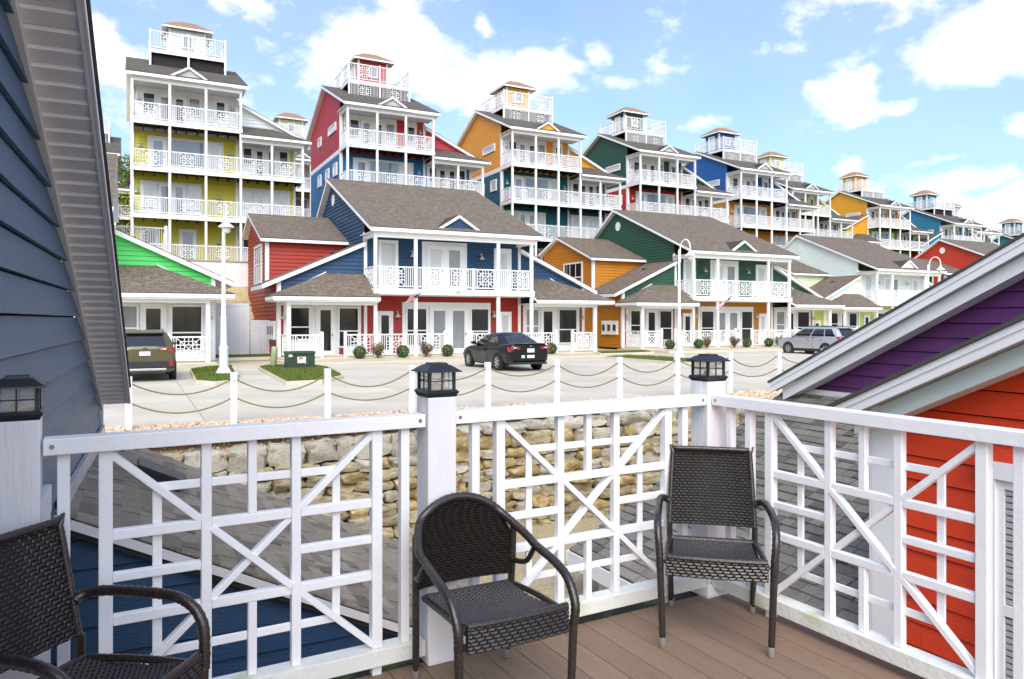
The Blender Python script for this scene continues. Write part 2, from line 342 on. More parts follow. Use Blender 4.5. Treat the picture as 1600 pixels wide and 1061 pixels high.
# ------------------------------------------------------------------ ground
def tower_line(u):
    pts = [(-60, 58), (-30, 52), (0, 48.7), (12.6, 48.5), (25.3, 49.7), (38.8, 51.9), (51.9, 53.5), (65.9, 60.1), (86, 63.3), (110, 66), (160, 80)]
    if u <= pts[0][0]: return pts[0][1]
    for (a, va), (b, vb) in zip(pts, pts[1:]):
        if u <= b: return va+(vb-va)*(u-a)/(b-a)
    return pts[-1][1]
def build_ground():
    m = MB(); us = [-300, -120, -60]+list(range(-50, 131, 5))+[180, 400]
    offs = [-200, -21, -12, -8.5, -7.2, -3.2, -.9, -.75, 6, 14, 60, 600]
    zz = [-.12, -.12, -.12, -.1, .2, 2.6, 3.9, 5.0, 5.1, 5.15, 6, 2]
    for u in us:
        for k, (o, z) in enumerate(zip(offs, zz)):
            v = tower_line(u)+o if o > -100 else 13.0
            m.v.append(tuple(G(u, v, z if k else -.12)))
    n = len(offs)
    for i in range(len(us)-1):
        for j in range(n-1): m.f.append([i*n+j, (i+1)*n+j, (i+1)*n+j+1, i*n+j+1]); m.m.append(0 if j < 2 else 1)
    struct('ground', m, [CONC, mat('hillside_earth', 'c9b78c', .95, .3, 1.6, .8, 9, alt='8a8a4a', altf=(.55, .62))])
    # lower ground of the alley and beneath the houses on this side
    m = MB(); p = [(-300, -60), (300, -60), (300, 12.9), (-300, 12.9)]
    m.add([G(u, v, -2.15) for u, v in p], [(0, 1, 2, 3)])
    struct('alley_ground', m, mat('pale_gravel', 'cfc1a0', .95, .45, 14, 1, 60, alt='a58d60'))
    # gravel shoulder between the stone wall and the street
    m = MB(); N = 60
    for i in range(N+1):
        u = -14+44*i/N
        zt = -.40+max(0, u-1)*.022
        for v, z in ((12.93, zt-.06), (13.05, zt), (13.5, zt*.7-.03), (14.5, -.04)): m.v.append(tuple(G(u, v+random.uniform(-.03, .03), z+random.uniform(-.02, .02))))
    for i in range(N):
        for j in range(3): m.f.append([i*4+j, (i+1)*4+j, (i+1)*4+j+1, i*4+j+1]); m.m.append(0)
    struct('gravel_shoulder', m, mat('tan_gravel', 'dcb98a', .95, .4, 40, 1, 90, alt='f0dcc0', altf=(.42, .58)), smooth=60)
    # street: poured concrete slabs with open joints
    st = MB(); st.add([G(u, v, -.075) for u, v in ((-60, 14.45), (110, 14.45), (110, 31.2), (-60, 31.2))], [(0, 1, 2, 3)])
    street = struct('street', st, mat('joint_dirt', '6d665a', .95, .2, 3))
    me = MB().box(0, 4.985, 0, 4.165, -.06, 0).mesh('slab', mat('street_concrete', 'cfc5b2', .82, .22, .35, .25, 45, rnd=.05))
    for i in range(-8, 18):
        for j in range(4): link('slab', me, street, G(i*5+1.2, 14.47+j*4.18, -.05), GR)
build_ground()
# small loose stones on the gravel shoulder
def pebbles():
    m = MB()
    for _ in range(5200):
        u = random.uniform(-3, 17); v = random.uniform(12.8, 14.4); f = (v-12.95)/1.5; z = (-.40+max(0, u-1)*.022)*(1-min(1, max(0, f)))-.03*f
        r = random.uniform(.012, .034); p = G(u, v, z+r*.3); a = random.random()*6.28
        vs = [p+Vector((math.cos(a+k*2.094)*r, math.sin(a+k*2.094)*r, -.3*r)) for k in range(3)]+[p+Vector((0, 0, r*.9))]
        m.add(vs, [(0, 1, 3), (1, 2, 3), (2, 0, 3)], random.randrange(3))
    o = m.build('pebbles', [mat('pebble_a', 'd8b896', .9, .2, 4), mat('pebble_b', 'efe2cd', .9, .2, 4), mat('pebble_c', 'b48c62', .9, .2, 4)])
    o['kind'] = 'stuff'; tag(o, 'loose tan pebbles on the strip behind the stone wall', 'pebbles')
pebbles()

# ------------------------------------------------------------------ seafront cottages along the street
def gable_ornament(T, u, v, z, w, h, wallm, roofm, depth=1.6):
    a, b, c = Vector((u-w/2, v, z)), Vector((u+w/2, v, z)), Vector((u, v, z+h))
    o = MB(); o.prism([a, b, c], (0, depth*.4, 0)); W_ = o.build('small_gable', wallm, T)
    t = MB()
    for p in (a, b):
        e = (p-c).normalized(); t.bar(p+e*.15+Vector((0, -.06, .05)), c+Vector((0, -.06, .05)), .12, .16, (0, -1, 0))
    t.build('gable_trim', WHITE, W_)
    r = MB()
    for p in (a, b):
        e = (p-c).normalized(); n = Vector((0, 1, 0)).cross(e).normalized(); n = n if n.z > 0 else -n
        r.prism([p+e*.18+n*.12, c+n*.13, c+n*.13+Vector((0, depth, 0)), p+e*.18+n*.12+Vector((0, .2, 0))], n*.04)
    r.build('gable_roof', roofm, W_)

def digits(T, txt, p, h=.16, m_=None):
    seg = {'0': 'abcdef', '1': 'bc', '2': 'abged', '4': 'fgbc', '6': 'afgedc', '8': 'abcdefg', '3': 'abgcd', '5': 'afgcd', '7': 'abc', '9': 'abcdfg'}
    w = h*.5; t = h*.13; m = MB()
    for k, ch in enumerate(txt):
        x = p[0]+k*w*1.5; z = p[2]; y = p[1]
        S = {'a': (x, x+w, z+h-t, z+h), 'g': (x, x+w, z+h/2-t/2, z+h/2+t/2), 'd': (x, x+w, z, z+t), 'f': (x, x+t, z+h/2, z+h), 'b': (x+w-t, x+w, z+h/2, z+h), 'e': (x, x+t, z, z+h/2), 'c': (x+w-t, x+w, z, z+h/2)}
        for q in seg[ch]: a = S[q]; m.box(a[0], a[1], y-.012, y, a[2], a[3])
    m.build('house_number', mat('number_grey', '6d7075', .5), T)

def cottage(label, u, v, A, B, X, roofm=ROOF_T, number=None, vent=True, z=0, gtop='grey'):
    T = thing('cottage', label, 'house', G(u, v, z), GR, 'two-storey cottages along the street')
    key = label[:14]
    mA = mat('siding_'+A, A, .5, .07, .6); mB = mat('siding_'+B, B, .5, .07, .6); mX = mat('siding_'+X, X, .5, .07, .6)
    F = (0, 1.87, 0); sx = (1, 0, 0); ny = (0, -1, 0); sy = (0, 1, 0); nx = (-1, 0, 0)
    zr = lambda vv: 6.05+(10-6.25)/8.85*(vv+.35)
    def wall(name, m_, *specs):
        m = MB()
        for (P0, sd, nd, poly) in specs: siding(m, P0, sd, nd, poly)
        return m.build(name, m_, T)
    # walls
    wall('upper_wall', mA, (F, sx, ny, [(0, 3.2), (8.7, 3.2), (8.7, 6.15), (0, 6.15)]),
         ((0, 0, 0), sy, nx, [(1.87, 2.6), (12, 2.6), (12, zr(5.0)-.25), (8.5, zr(8.5)-.1), (1.87, zr(1.87)-.12)]),
         (F, sx, ny, [(-4.2, 2.5), (0, 2.5), (0, 5.55), (-4.2, 3.72)]), (F, sx, ny, [(8.7, 2.5), (12.9, 2.5), (12.9, 3.72), (8.7, 5.55)]))
    wall('lower_wall', mB, (F, sx, ny, [(-4.2, .05), (12.9, .05), (12.9, 3.1), (-4.2, 3.1)]),
         ((-4.2, 0, 0), sy, nx, [(1.87, .05), (12, .05), (12, 3.7), (1.87, 3.7)]))
    wall('box_wall', mX, ((0, 5.3, 0), sx, ny, [(-4.2, 3.2), (0, 3.2), (0, 6.0), (-4.2, 6.0)]),
         ((-4.2, 0, 0), sy, nx, [(5.3, 3.3), (12, 3.3), (12, 6.6), (9.6, 7.62), (5.3, 5.98)]))
    back = MB(); back.box(0.02, 8.68, 1.9, 11.9, 0, 6.0); back.box(-4.18, -.01, 1.9, 11.9, 0, 3.1); back.box(8.72, 12.88, 1.9, 11.9, 0, 3.1); back.box(-4.17, -.02, 5.33, 11.9, 3.1, 5.9)
    back.prism([(.03, 1.95, 5.9), (.03, 8.5, 9.6), (.03, 11.95, 7.6), (.03, 11.95, 5.9)], (8.6, 0, 0)); back.build('core', mB, T)
    # roofs
    r = MB(); f = MB()
    roofplane(r, f, (-.35, -.35, 6.25), (9.05, -.35, 6.25), (9.05, 8.5, 10), (-.35, 8.5, 10), .22)
    roofplane(r, f, (-.35, 12.6, 7.3), (9.05, 12.6, 7.3), (9.05, 8.5, 10), (-.35, 8.5, 10), .22)
    o = r.build('main_roof', roofm, T); f.build('fascia', WHITE, o)
    for sgn, x0 in ((-1, 0), (1, 8.7)):
        r = MB(); f = MB(); e = x0+sgn*4.98
        vb = 5.28 if sgn < 0 else 10.5
        roofplane(r, f, (e, vb, 3.5), (e, 1.58, 3.5), (x0+sgn*.01, 1.58, 5.74), (x0+sgn*.01, vb, 5.74), .24)
        o = r.build('wing_roof', roofm, T); f.build('fascia', WHITE, o)
        if sgn < 0:
            vm = MB(); vm.box(-.1, .1, -.15, .15, 0, .07); vm.build('roof_vent', BLACKM, o, loc=(-1.2, 3.6, 5.2))
        r = MB(); f = MB(); e = x0+sgn*4.8; tp = x0+sgn*1.95; x1 = x0-sgn*.12
        roofplane(r, f, (e, -.45, 2.9), (x1, -.45, 2.9), (x1, 1.86, 4.1), (tp, 1.86, 4.1), .2)
        roofplane(r, f, (e, 1.86, 2.9), (e, -.45, 2.9), (tp, 1.86, 4.1), (tp, 1.86, 4.1), .2)
        o = r.build('porch_roof', roofm, T); f.build('fascia', WHITE, o)
        cl = MB(); cl.box(min(e, x1)+.05, max(e, x1)-.05, -.4, 1.84, 2.64, 2.69); cl.build('porch_ceiling', WHITE2, T)
        fl = MB(); fl.bar((x0+sgn*4.25, 1.82, 2.98), (tp, 1.82, 4.14), .05, .09, (0, -1, 0)); fl.build('flashing', WHITE, T)
    r = MB(); f = MB()
    roofplane(r, f, (-4.55, 4.9, 6.02), (-.02, 4.9, 6.02), (-.02, 9.6, 7.85), (-4.55, 9.6, 7.85), .2)
    roofplane(r, f, (-4.55, 12.3, 6.8), (-.02, 12.3, 6.8), (-.02, 9.6, 7.85), (-4.55, 9.6, 7.85), .2)
    o = r.build('box_roof', roofm, T); f.build('fascia', WHITE, o)
    gable_ornament(T, 4.35, .1, 6.25, 2.3, .72, mA, roofm)
    # white corner boards, beams, ceilings
    boards(T, 'corner_board', WHITE, *((-4.25, -4.08, 1.8, 1.86, .05, 3.7), (-4.27, -4.22, 1.8, 1.97, .05, 3.6), (-.06, .1, 1.79, 1.85, .05, 6.1), (-.055, -.028, 1.8, 2.0, 2.6, 6.2), (8.62, 8.78, 1.79, 1.85, .05, 6.1), (12.78, 12.95, 1.8, 1.86, .05, 3.7),
                                     (-4.25, -4.08, 5.22, 5.28, 3.4, 6.0), (-4.27, -4.222, 5.23, 5.4, 3.6, 5.95)))
    boards(T, 'header_beam', WHITE, (-.1, 8.65, -.06, .1, 5.78, 6.0), (-.1, .06, .1, 1.84, 5.8, 6.0), (8.49, 8.65, .1, 1.84, 5.8, 6.0), (-4.15, -.1, -.06, .08, 2.5, 2.63), (8.7, 12.6, -.06, .08, 2.5, 2.63), (-4.15, -4.0, .08, 1.8, 2.5, 2.63), (12.45, 12.6, .08, 1.8, 2.5, 2.63))
    ce = MB(); ce.box(-.25, 8.95, -.25, 1.84, 6.0, 6.03); ce.build('balcony_ceiling', WHITE2, T)
    bf = MB(); bf.box(-.12, 8.62, -.12, 1.84, 3.04, 3.33, 0); bf.box(-.05, 8.55, -.05, 1.82, 3.02, 3.036, 1); bf.build('balcony_floor', [WHITE, WHITE2], T)
    sl = MB(); sl.box(-4.3, 12.8, -.25, 1.84, -.1, .05); sl.build('porch_floor', CONC2, T)
    # posts
    for x in (0, 2.03, 6.54, 8.5):
        p = MB(); p.box(x-.075, x+.075, -.03, .12, .05, 3.04); p.box(x-.075, x+.075, -.03, .12, 3.33, 5.78); p.build('post', WHITE, T)
    for x in (-4.05, 12.5): p = MB(); p.box(x-.085, x+.085, -.05, .12, .05, 2.5); p.build('porch_post', WHITE, T)
    for x in (3.65, 5.12): p = MB(); p.box(x-.06, x+.06, -.02, .1, 3.33, 4.42); p.build('rail_post', WHITE, T)
    y = .045
    for a, b in ((.08, 1.95), (2.11, 3.59), (3.71, 5.06), (5.18, 6.46), (6.62, 8.42)): railing(T, (a, y), (b, y), 3.33, 1.08)
    railing(T, (0, .13), (0, 1.78), 3.33, 1.08); railing(T, (8.5, .13), (8.5, 1.78), 3.33, 1.08)
    for a, b in ((-3.96, -2.6), (-1.38, -.07), (.08, 1.95), (2.11, 3.5), (5.1, 6.46), (6.62, 8.42), (8.58, 9.95), (11.12, 12.41)): railing(T, (a, y), (b, y), .05, 1.08)
    railing(T, (-4.05, .14), (-4.05, 1.75), .05, 1.08); railing(T, (12.5, .14), (12.5, 1.75), .05, 1.08)
    for x in (-2.54, -1.45, 3.57, 5.03, 10.02, 11.05):
        p = MB(); p.box(x-.065, x+.065, -.02, .11, .05, 1.2); p.lathe([(.075, 1.2), (.08, 1.23), (.02, 1.27)], (x, .045, 0), 8); p.build('gate_post', WHITE, T)
    # ground floor openings
    panel(T, F, sx, ny, -3.95, -.2, .05, 2.62); panel(T, F, sx, ny, 8.95, 12.62, .05, 2.62)
    panel(T, F, sx, ny, 1.95, 6.95, .05, 2.72)
    F2 = (0, 1.825, 0)
    unit(T, F2, sx, ny, -3.7, -2.7, .8, 2.45, 'double', 'black'); unit(T, F2, sx, ny, -2.45, -1.5, .06, 2.5, 'door', 'black'); unit(T, F2, sx, ny, -1.38, -.3, .45, 2.45, 'double', 'black')
    pr = MB(); pr.box(-1.3, -.95, 1.78, 1.82, .12, .4); pr.build('vent_cover', mB, T)
    unit(T, F, sx, ny, .62, 1.45, .06, 2.25, 'door', 'dark'); unit(T, F2, sx, ny, 2.12, 3.3, .45, 2.45, 'double', 'dark'); unit(T, F2, sx, ny, 3.42, 4.5, .06, 2.5, 'door', gtop); unit(T, F2, sx, ny, 4.5, 5.6, .06, 2.5, 'door', 'grey'); unit(T, F2, sx, ny, 5.72, 6.85, .35, 2.45, 'double', 'dark')
    unit(T, F, sx, ny, 7.45, 8.2, .06, 2.25, 'door', 'curtain')
    unit(T, F2, sx, ny, 9.05, 9.95, .8, 2.45, 'double', 'grey'); unit(T, F2, sx, ny, 10.0, 11.0, .06, 2.5, 'door', 'black'); unit(T, F2, sx, ny, 11.15, 12.45, .45, 2.45, 'double', 'black')
    # upper floor openings
    unit(T, F, sx, ny, .68, 1.72, 3.4, 5.85, 'double', 'curtain', .16)
    panel(T, F, sx, ny, 3.02, 5.55, 3.34, 5.88); unit(T, F2, sx, ny, 3.25, 4.28, 3.36, 5.7, 'door', 'curtain'); unit(T, F2, sx, ny, 4.28, 5.35, 3.36, 5.7, 'door', gtop)
    unit(T, F, sx, ny, 7.15, 8.2, 3.36, 5.7, 'door', 'curtain', .12)
    for p in ((2.45, 1.84, 5.1), (6.35, 1.84, 5.1), (1.65, 1.84, 2.0), (7.1, 1.84, 2.0), (-4.0, 1.8, 1.9), (12.7, 1.8, 1.9)): sconce(T, p)
    # box gable window, meter boxes, gable vent
    S = (-4.222, 0, 0); unit(T, S, sy, nx, 6.5, 9.0, 3.75, 5.85, 'grid', 'dark', .11)
    for k in range(3):
        mb_ = MB(); mb_.box(-4.36, -4.222, 2.3+k*.62, 2.78+k*.62, .85, 1.75); o = mb_.build('meter_box', WHITE2, T)
        mm = MB(); mm.box(-4.39, -4.362, 2.4+k*.62, 2.68+k*.62, 1.1, 1.5); mm.build('meter_window', GLASS['dark'], o)
    if vent:
        vm = MB(); prof = [(math.cos(t*math.pi/6)*.3, math.sin(t*math.pi/6)*.34) for t in range(12)]
        vm.prism([(-.06, 8.3+a, 8.7+b) for a, b in prof], (.05, 0, 0)); vm.build('gable_vent', WHITE, T)
    if number: digits(T, number, (4.1, -.122, 3.12))
    return T
cottage('cottage with bright green siding beside the dark blue gable', -9.7, 33.2, '44c85a', 'dfe3e2', '44c85a', gtop='curtain')
cottage('cottage with blue upper and red lower siding behind the black car', 10.38, 34.74, '1c4467', 'a02812', 'a62c14', number='28')
cottage('cottage with dark green upper and orange lower siding', 31.99, 37.19, '28543f', 'b87814', 'c27f18', number='8')
cottage('cottage with pale mint upper and lime lower siding', 57.10, 42.87, 'e6f3ee', 'c6d478', 'e2ecca')
cottage('cottage with plain red gable and round white vent', 77.0, 41.7, 'cc4128', '1c4467', 'cc4128', z=.5)

# ------------------------------------------------------------------ tall houses on the upper terrace
def tower(label, X, Z, z0, A, B, cup=None, lattice=True, wing_left=False, name='tall_house', floors=(1, 2, 3, 4), cupwall=None):
    T = thing(name, label, 'house', (X, Z, z0), GR, 'tall houses on the upper terrace')
    mA = mat('siding_'+A, A, .5, .07, .6); mB = mat('siding_'+B, B, .5, .07, .6); mC = mat('siding_'+(cup or A), cup or A, .5, .07, .6)
    F = (0, 1.86, 0); sx = (1, 0, 0); ny = (0, -1, 0); sy = (0, 1, 0); nx = (-1, 0, 0); F2 = (0, 1.815, 0)
    H = 2.76; Z4 = 3*H; zr = lambda v_: 10.75+.43*(v_+.35)
    def wall(nm, m_, *specs):
        m = MB()
        for (P0, sd, nd, poly) in specs: siding(m, P0, sd, nd, poly)
        return m.build(nm, m_, T)
    wall('upper_wall', mA, (F, sx, ny, [(0, Z4-.1), (6, Z4-.1), (6, 10.75), (0, 10.75)]), ((0, 0, 0), sy, nx, [(1.86, Z4), (11.2, Z4), (11.2, 10.9), (6, zr(6)-.15), (1.86, zr(1.86)-.15)]),
         (F, sx, ny, [(6, 7.8), (9.6, 7.8), (9.6, 8.75), (6, 10.3)]))
    wall('lower_wall', mB, (F, sx, ny, [(0, -.6), (9.6, -.6), (9.6, Z4-.25), (0, Z4-.25)]), ((0, 0, 0), sy, nx, [(1.86, -.6), (11.2, -.6), (11.2, Z4), (1.86, Z4)]))
    core = MB(); core.box(.03, 5.97, 1.9, 11.15, -.6, 10.7); core.box(6.0, 9.57, 1.9, 10.5, -.6, 7.9); core.prism([(.04, 1.95, 10.6), (.04, 6, 13.1), (.04, 11.1, 10.9), (.04, 11.1, 10.6)], (5.9, 0, 0)); core.prism([(6.0, 1.95, 7.9), (9.55, 1.95, 7.9), (9.55, 1.95, 8.6), (6.0, 1.95, 10.1)], (0, 6, 0))
    core.box(5.975, 6.0, 1.88, 11.18, 7.9, 10.75); core.build('core', mA, T)
    boards(T, 'corner_board', WHITE, (-.05, -.003, 1.8, 11.22, Z4-.3, Z4), (-.06, .12, 1.76, 1.83, -.6, 10.7), (-.06, -.005, 1.83, 2.0, -.6, 10.75), (5.9, 6.08, 1.76, 1.83, -.6, 10.6), (9.5, 9.66, 1.78, 1.85, -.6, 8.7))
    # main roof
    r = MB(); f = MB(); roofplane(r, f, (-.35, -.35, 10.95), (6.4, -.35, 10.95), (6.4, 6, 13.68), (-.35, 6, 13.68), .22)
    roofplane(r, f, (-.35, 11.6, 11.0), (6.4, 11.6, 11.0), (6.4, 6, 13.68), (-.35, 6, 13.68), .22); o = r.build('main_roof', ROOF_G, T); f.build('fascia', WHITE, o)
    gable_ornament(T, 3.05, .0, 10.95, 2.0, .62, mA if A == 'eba42a' else mat('gable_louvre', 'b9bdbb', .6), ROOF_G)
    boards(T, 'balcony_ceiling', WHITE2, (-.25, 6.3, -.25, 1.83, 10.7, 10.73), (6.0, 9.9, -.25, 1.83, 7.68, 7.72))
    # right wing: lean-to roof and porch roof
    def wing(sg, x0, xe, zt):
        r = MB(); f = MB(); roofplane(r, f, (xe, 7.5, 8.55), (xe, 1.55, 8.55), (x0, 1.55, zt), (x0, 7.5, zt), .22)
        o = r.build('wing_roof', ROOF_G, T); f.build('fascia', WHITE, o)
    wing(1, 6.03, 10.1, 10.42)
    r = MB(); f = MB(); roofplane(r, f, (5.98, -.4, 7.93), (10.25, -.4, 7.93), (8.2, 1.85, 8.95), (5.98, 1.85, 8.95), .2); roofplane(r, f, (10.25, -.4, 7.93), (10.25, 1.85, 7.93), (8.2, 1.85, 8.95), (8.2, 1.85, 8.95), .2)
    o = r.build('porch_roof', ROOF_G, T); f.build('fascia', WHITE, o)
    if wing_left:
        wall('left_wing_wall', mA, (F, sx, ny, [(-4.0, 5.6), (-.07, 5.6), (-.07, 10.0), (-4.0, 8.2)]))
        wall('left_wing_lower_wall', mB, ((-4.0, 0, 0), sy, nx, [(1.86, -.6), (8, -.6), (8, 7.8), (1.86, 7.8)]), (F, sx, ny, [(-4.0, -.6), (-.07, -.6), (-.07, 5.6), (-4.0, 5.6)]))
        r = MB(); f = MB(); roofplane(r, f, (-4.6, 7.5, 7.9), (-4.6, 1.5, 7.9), (-.08, 1.5, 9.95), (-.08, 7.5, 9.95), .22); o = r.build('wing_roof', ROOF_G, T); f.build('fascia', WHITE, o)
        r = MB(); f = MB(); roofplane(r, f, (-4.6, -.4, 6.1), (-.12, -.4, 6.1), (-.12, 1.85, 7.3), (-2, 1.85, 7.3), .2); roofplane(r, f, (-4.6, 1.85, 6.1), (-4.6, -.4, 6.1), (-2, 1.85, 7.3), (-2, 1.85, 7.3), .2); o = r.build('porch_roof', ROOF_G, T); f.build('fascia', WHITE, o)
        for x in (-4.2, -2.1): p = MB(); p.box(x-.07, x+.07, -.05, .09, -.6, 5.9); p.build('post', WHITE, T)
        railing(T, (-4.13, .02), (-2.17, .02), H*1, 1.0); railing(T, (-2.03, .02), (-.1, .02), H*1, 1.0)
    # balconies
    for fl in floors:
        zf = (fl-1)*H; x1 = 6.0 if fl == 4 else 9.76
        b = MB(); t_ = .26
        b.box(-.1, x1+.1, -.1, 0, zf-t_, zf, 0); b.box(-.1, -.02, 0, 1.82, zf-t_, zf, 0); b.box(x1+.02, x1+.1, 0, 1.82, zf-t_, zf, 0); b.box(-.02, x1+.02, 0, 1.82, zf-.04, zf-.004, 1)
        for k in range(int(x1/.6)+1): b.box(k*.6, k*.6+.05, .002, 1.82, zf-t_+.02, zf-.042, 1)
        b.build('balcony_floor', [WHITE, DARKWOOD], T)
        seg = [(0, 2), (2, 4), (4, 6)]+([] if fl == 4 else [(6, 7.86), (7.86, 9.76)])
        for a, c in seg: railing(T, (a+.07, .02), (c-.07, .02), zf, 1.02)
        railing(T, (0, .1), (0, 1.76), zf, 1.02)
        railing(T, (x1, .1), (x1, 1.76), zf, 1.02)
    for x, zt in ((0, 10.72), (2, 10.72), (4, 10.72), (6, 10.72), (7.86, 7.7), (9.76, 7.7)):
        p = MB(); p.box(x-.07, x+.07, -.055, .085, -.7, zt); p.build('post', WHITE, T)
    boards(T, 'header_beam', WHITE, (-.08, 6.08, -.05, .09, 10.5, 10.7), (-.07, .07, .09, 1.76, 10.5, 10.7), (6.08, 9.84, -.05, .09, 7.5, 7.68), (9.69, 9.83, .09, 1.8, 7.5, 7.68))
    # openings
    panel(T, F, sx, ny, .2, 3.95, Z4, 10.68); panel(T, F, sx, ny, 4.55, 5.45, Z4, 10.68)
    for k, (a, c, kd) in enumerate(((.55, 1.3, 'win'), (1.35, 2.2, 'door'), (2.2, 3.05, 'door'), (3.1, 3.85, 'win'))): unit(T, F2, sx, ny, a, c, Z4+(.02 if kd == 'door' else .9), Z4+2.1, kd, 'grey' if k % 2 else 'dark', .09)
    unit(T, F2, sx, ny, 4.65, 5.35, Z4+.9, Z4+2.1, 'win', 'dark', .12)
    z3 = 2*H; panel(T, F, sx, ny, .85, 5.2, z3, z3+2.25)
    unit(T, F2, sx, ny, .95, 1.9, z3+.02, z3+2.15, 'door', 'sky'); unit(T, F2, sx, ny, 1.95, 4.1, z3+.5, z3+2.15, 'win', 'sky'); unit(T, F2, sx, ny, 4.15, 5.1, z3+.02, z3+2.15, 'door', 'curtain')
    z2 = H; panel(T, F, sx, ny, .45, 3.9, z2, z2+2.25)
    for a, c, kd in ((.55, 1.35, 'win'), (1.4, 2.2, 'door'), (2.2, 3.0, 'door'), (3.05, 3.8, 'win')): unit(T, F2, sx, ny, a, c, z2+(.02 if kd == 'door' else .6), z2+2.15, kd, 'grey' if kd == 'door' else 'curtain', .09)
    unit(T, F, sx, ny, .4, 1.5, .02, 2.15, 'door', 'grey'); unit(T, F, sx, ny, 2.6, 3.6, .02, 2.15, 'door', 'grey')
    for k, zf in enumerate((0, z2, z3)):
        panel(T, F, sx, ny, 6.2, 9.3, zf, zf+2.25)
        for a, c, kd in ((6.3, 6.95, 'win'), (7.0, 7.75, 'door'), (7.75, 8.5, 'door'), (8.55, 9.2, 'win')): unit(T, F2, sx, ny, a, c, zf+(.02 if kd == 'door' else .95), zf+2.1, kd, ('dark', 'curtain', 'dark')[k], .09)
    for p in ((.35, 1.83, Z4+1.6), (5.65, 1.83, Z4+1.6), (.4, 1.83, z3+1.5), (5.55, 1.83, z3+1.5), (.25, 1.83, z2+1.5), (4.9, 1.83, z2+1.4), (4.9, 1.83, 1.4)): sconce(T, p)
    S = (-.022, 0, 0)
    unit(T, S, sy, nx, 2.9, 5.1, 9.75, 10.35, 'win', 'curtain', .11); unit(T, S, sy, nx, 7.4, 8.4, 9.6, 10.3, 'win', 'grey', .11)
    for a in (2.6, 4.9, 7.4): unit(T, S, sy, nx, a, a+1.05, 6.6, 7.5, 'win', 'curtain', .12)
    for a in (2.8, 5.2): unit(T, S, sy, nx, a, a+1.0, 3.8, 4.8, 'win', 'curtain', .12)
    # roof deck
    x0, x1, y0, y1, zd = 1.02, 5.46, 3.5, 7.7, 13.66
    d = MB(); d.box(x0-.06, x1+.06, y0-.06, y1+.06, zd-.26, zd-.03, 0); d.box(x0, x1, y0, y1, zd-.29, zd-.262, 1); d.box(x0, x1, y0, y1, zd-.028, zd, 1); dk = d.build('roof_deck', [WHITE, DARKWOOD], T)
    xm = (x0+x1)/2
    for (x, y) in ((x0, y0), (xm, y0), (x1, y0), (x0, y1), (x1, y1), (x0, (y0+y1)/2), (x1, (y0+y1)/2)):
        p = MB(); zb = zr(min(y, 12-y))-.1; p.box(x-.06, x+.06, y-.06, y+.06, zb, zd-.262); p.box(x-.05, x+.05, y-.05, y+.05, zd, zd+1.22); p.build('post', WHITE, dk)
    for a, c in (((x0, y0), (xm, y0)), ((xm, y0), (x1, y0)), ((x0, y0), (x0, (y0+y1)/2)), ((x0, (y0+y1)/2), (x0, y1)), ((x1, y0), (x1, (y0+y1)/2)), ((x1, (y0+y1)/2), (x1, y1)), ((x0, y1), (x1, y1))):
        v_ = (Vector(c)-Vector(a)).normalized()*.06; railing(dk, Vector(a)+v_, Vector(c)-v_, zd, 1.15, True, bal=.018)
    if lattice:
        for a, c in ((x0, xm), (xm, x1)):
            L_ = c-a-.14; railing(dk, (a+.07, y0), (c-.07, y0), zd-1.26, 1.0, True, name='lattice_skirt')
    inf = MB(); inf.box(x0+.12, x1-.12, y0+.2, y0+.24, zr(y0)+.05, zd-.27); inf.build('underdeck_shade', DARKWOOD, dk) if True else None  # dark sheet standing in for the shade in the open space under the deck
    # cupola
    cx0, cx1, cy0, cy1, zc = 2.2, 4.4, 5.4, 7.4, 15.75
    c = MB(); siding(c, (cx0, cy0, 0), sx, ny, [(0, zd), (cx1-cx0, zd), (cx1-cx0, zc), (0, zc)]); siding(c, (cx0, cy0, 0), sy, nx, [(0, zd), (cy1-cy0, zd), (cy1-cy0, zc), (0, zc)]); c.box(cx0+.01, cx1, cy0+.01, cy1, zd+.001, zc); cu = c.build('cupola', mC, T)
    boards(cu, 'corner_board', WHITE, (cx0-.05, cx0+.1, cy0-.05, cy0-.024, zd, zc), (cx1-.1, cx1+.03, cy0-.05, cy0-.024, zd, zc), (cx0-.05, cx0-.024, cy0-.024, cy0+.1, zd, zc))
    r = MB(); f = MB(); a0, a1, b0, b1, e, t = cx0-.45, cx1+.45, cy0-.45, cy1+.45, zc+.12, zc+.78; p0, p1, q0, q1 = 2.8, 3.8, 6.0, 6.8
    for (A_, B_, C_, D_) in (((a0, b0), (a1, b0), (p1, q0), (p0, q0)), ((a1, b0), (a1, b1), (p1, q1), (p1, q0)), ((a1, b1), (a0, b1), (p0, q1), (p1, q1)), ((a0, b1), (a0, b0), (p0, q0), (p0, q1))): roofplane(r, f, (*A_, e), (*B_, e), (*C_, t), (*D_, t), .16)
    r.box(p0, p1, q0, q1, t-.02, t+.005); cr = r.build('cupola_roof', ROOF_O, cu); f.build('fascia', WHITE, cu)
    unit(cu, (cx0, cy0-.024, 0), sx, ny, .75, 1.45, zd+.9, zd+1.75, 'win', 'grey', .09); unit(cu, (cx0-.024, cy0, 0), sy, nx, .6, 1.5, zd+.02, zd+1.9, 'door', 'curtain', .09)
    return T
tower('tall lime house with pale top storey and open dark deck underside', -22.13, 43.42, 5.3, 'e4ebea', 'd6cd48', cup='d9e2df', lattice=False)
tower('tall house with red gable over blue siding', -10.80, 48.98, 5.17, 'c6373a', '2478b0', cup='c23a34')
tower('tall house with amber gable over dark teal siding', .03, 55.80, 5.3, 'eba42a', '12616e', cup='e2b552')
tower('tall house with dark green gable over red siding', 10.99, 63.81, 5.41, '24513a', 'b02c22', cup='40604d')
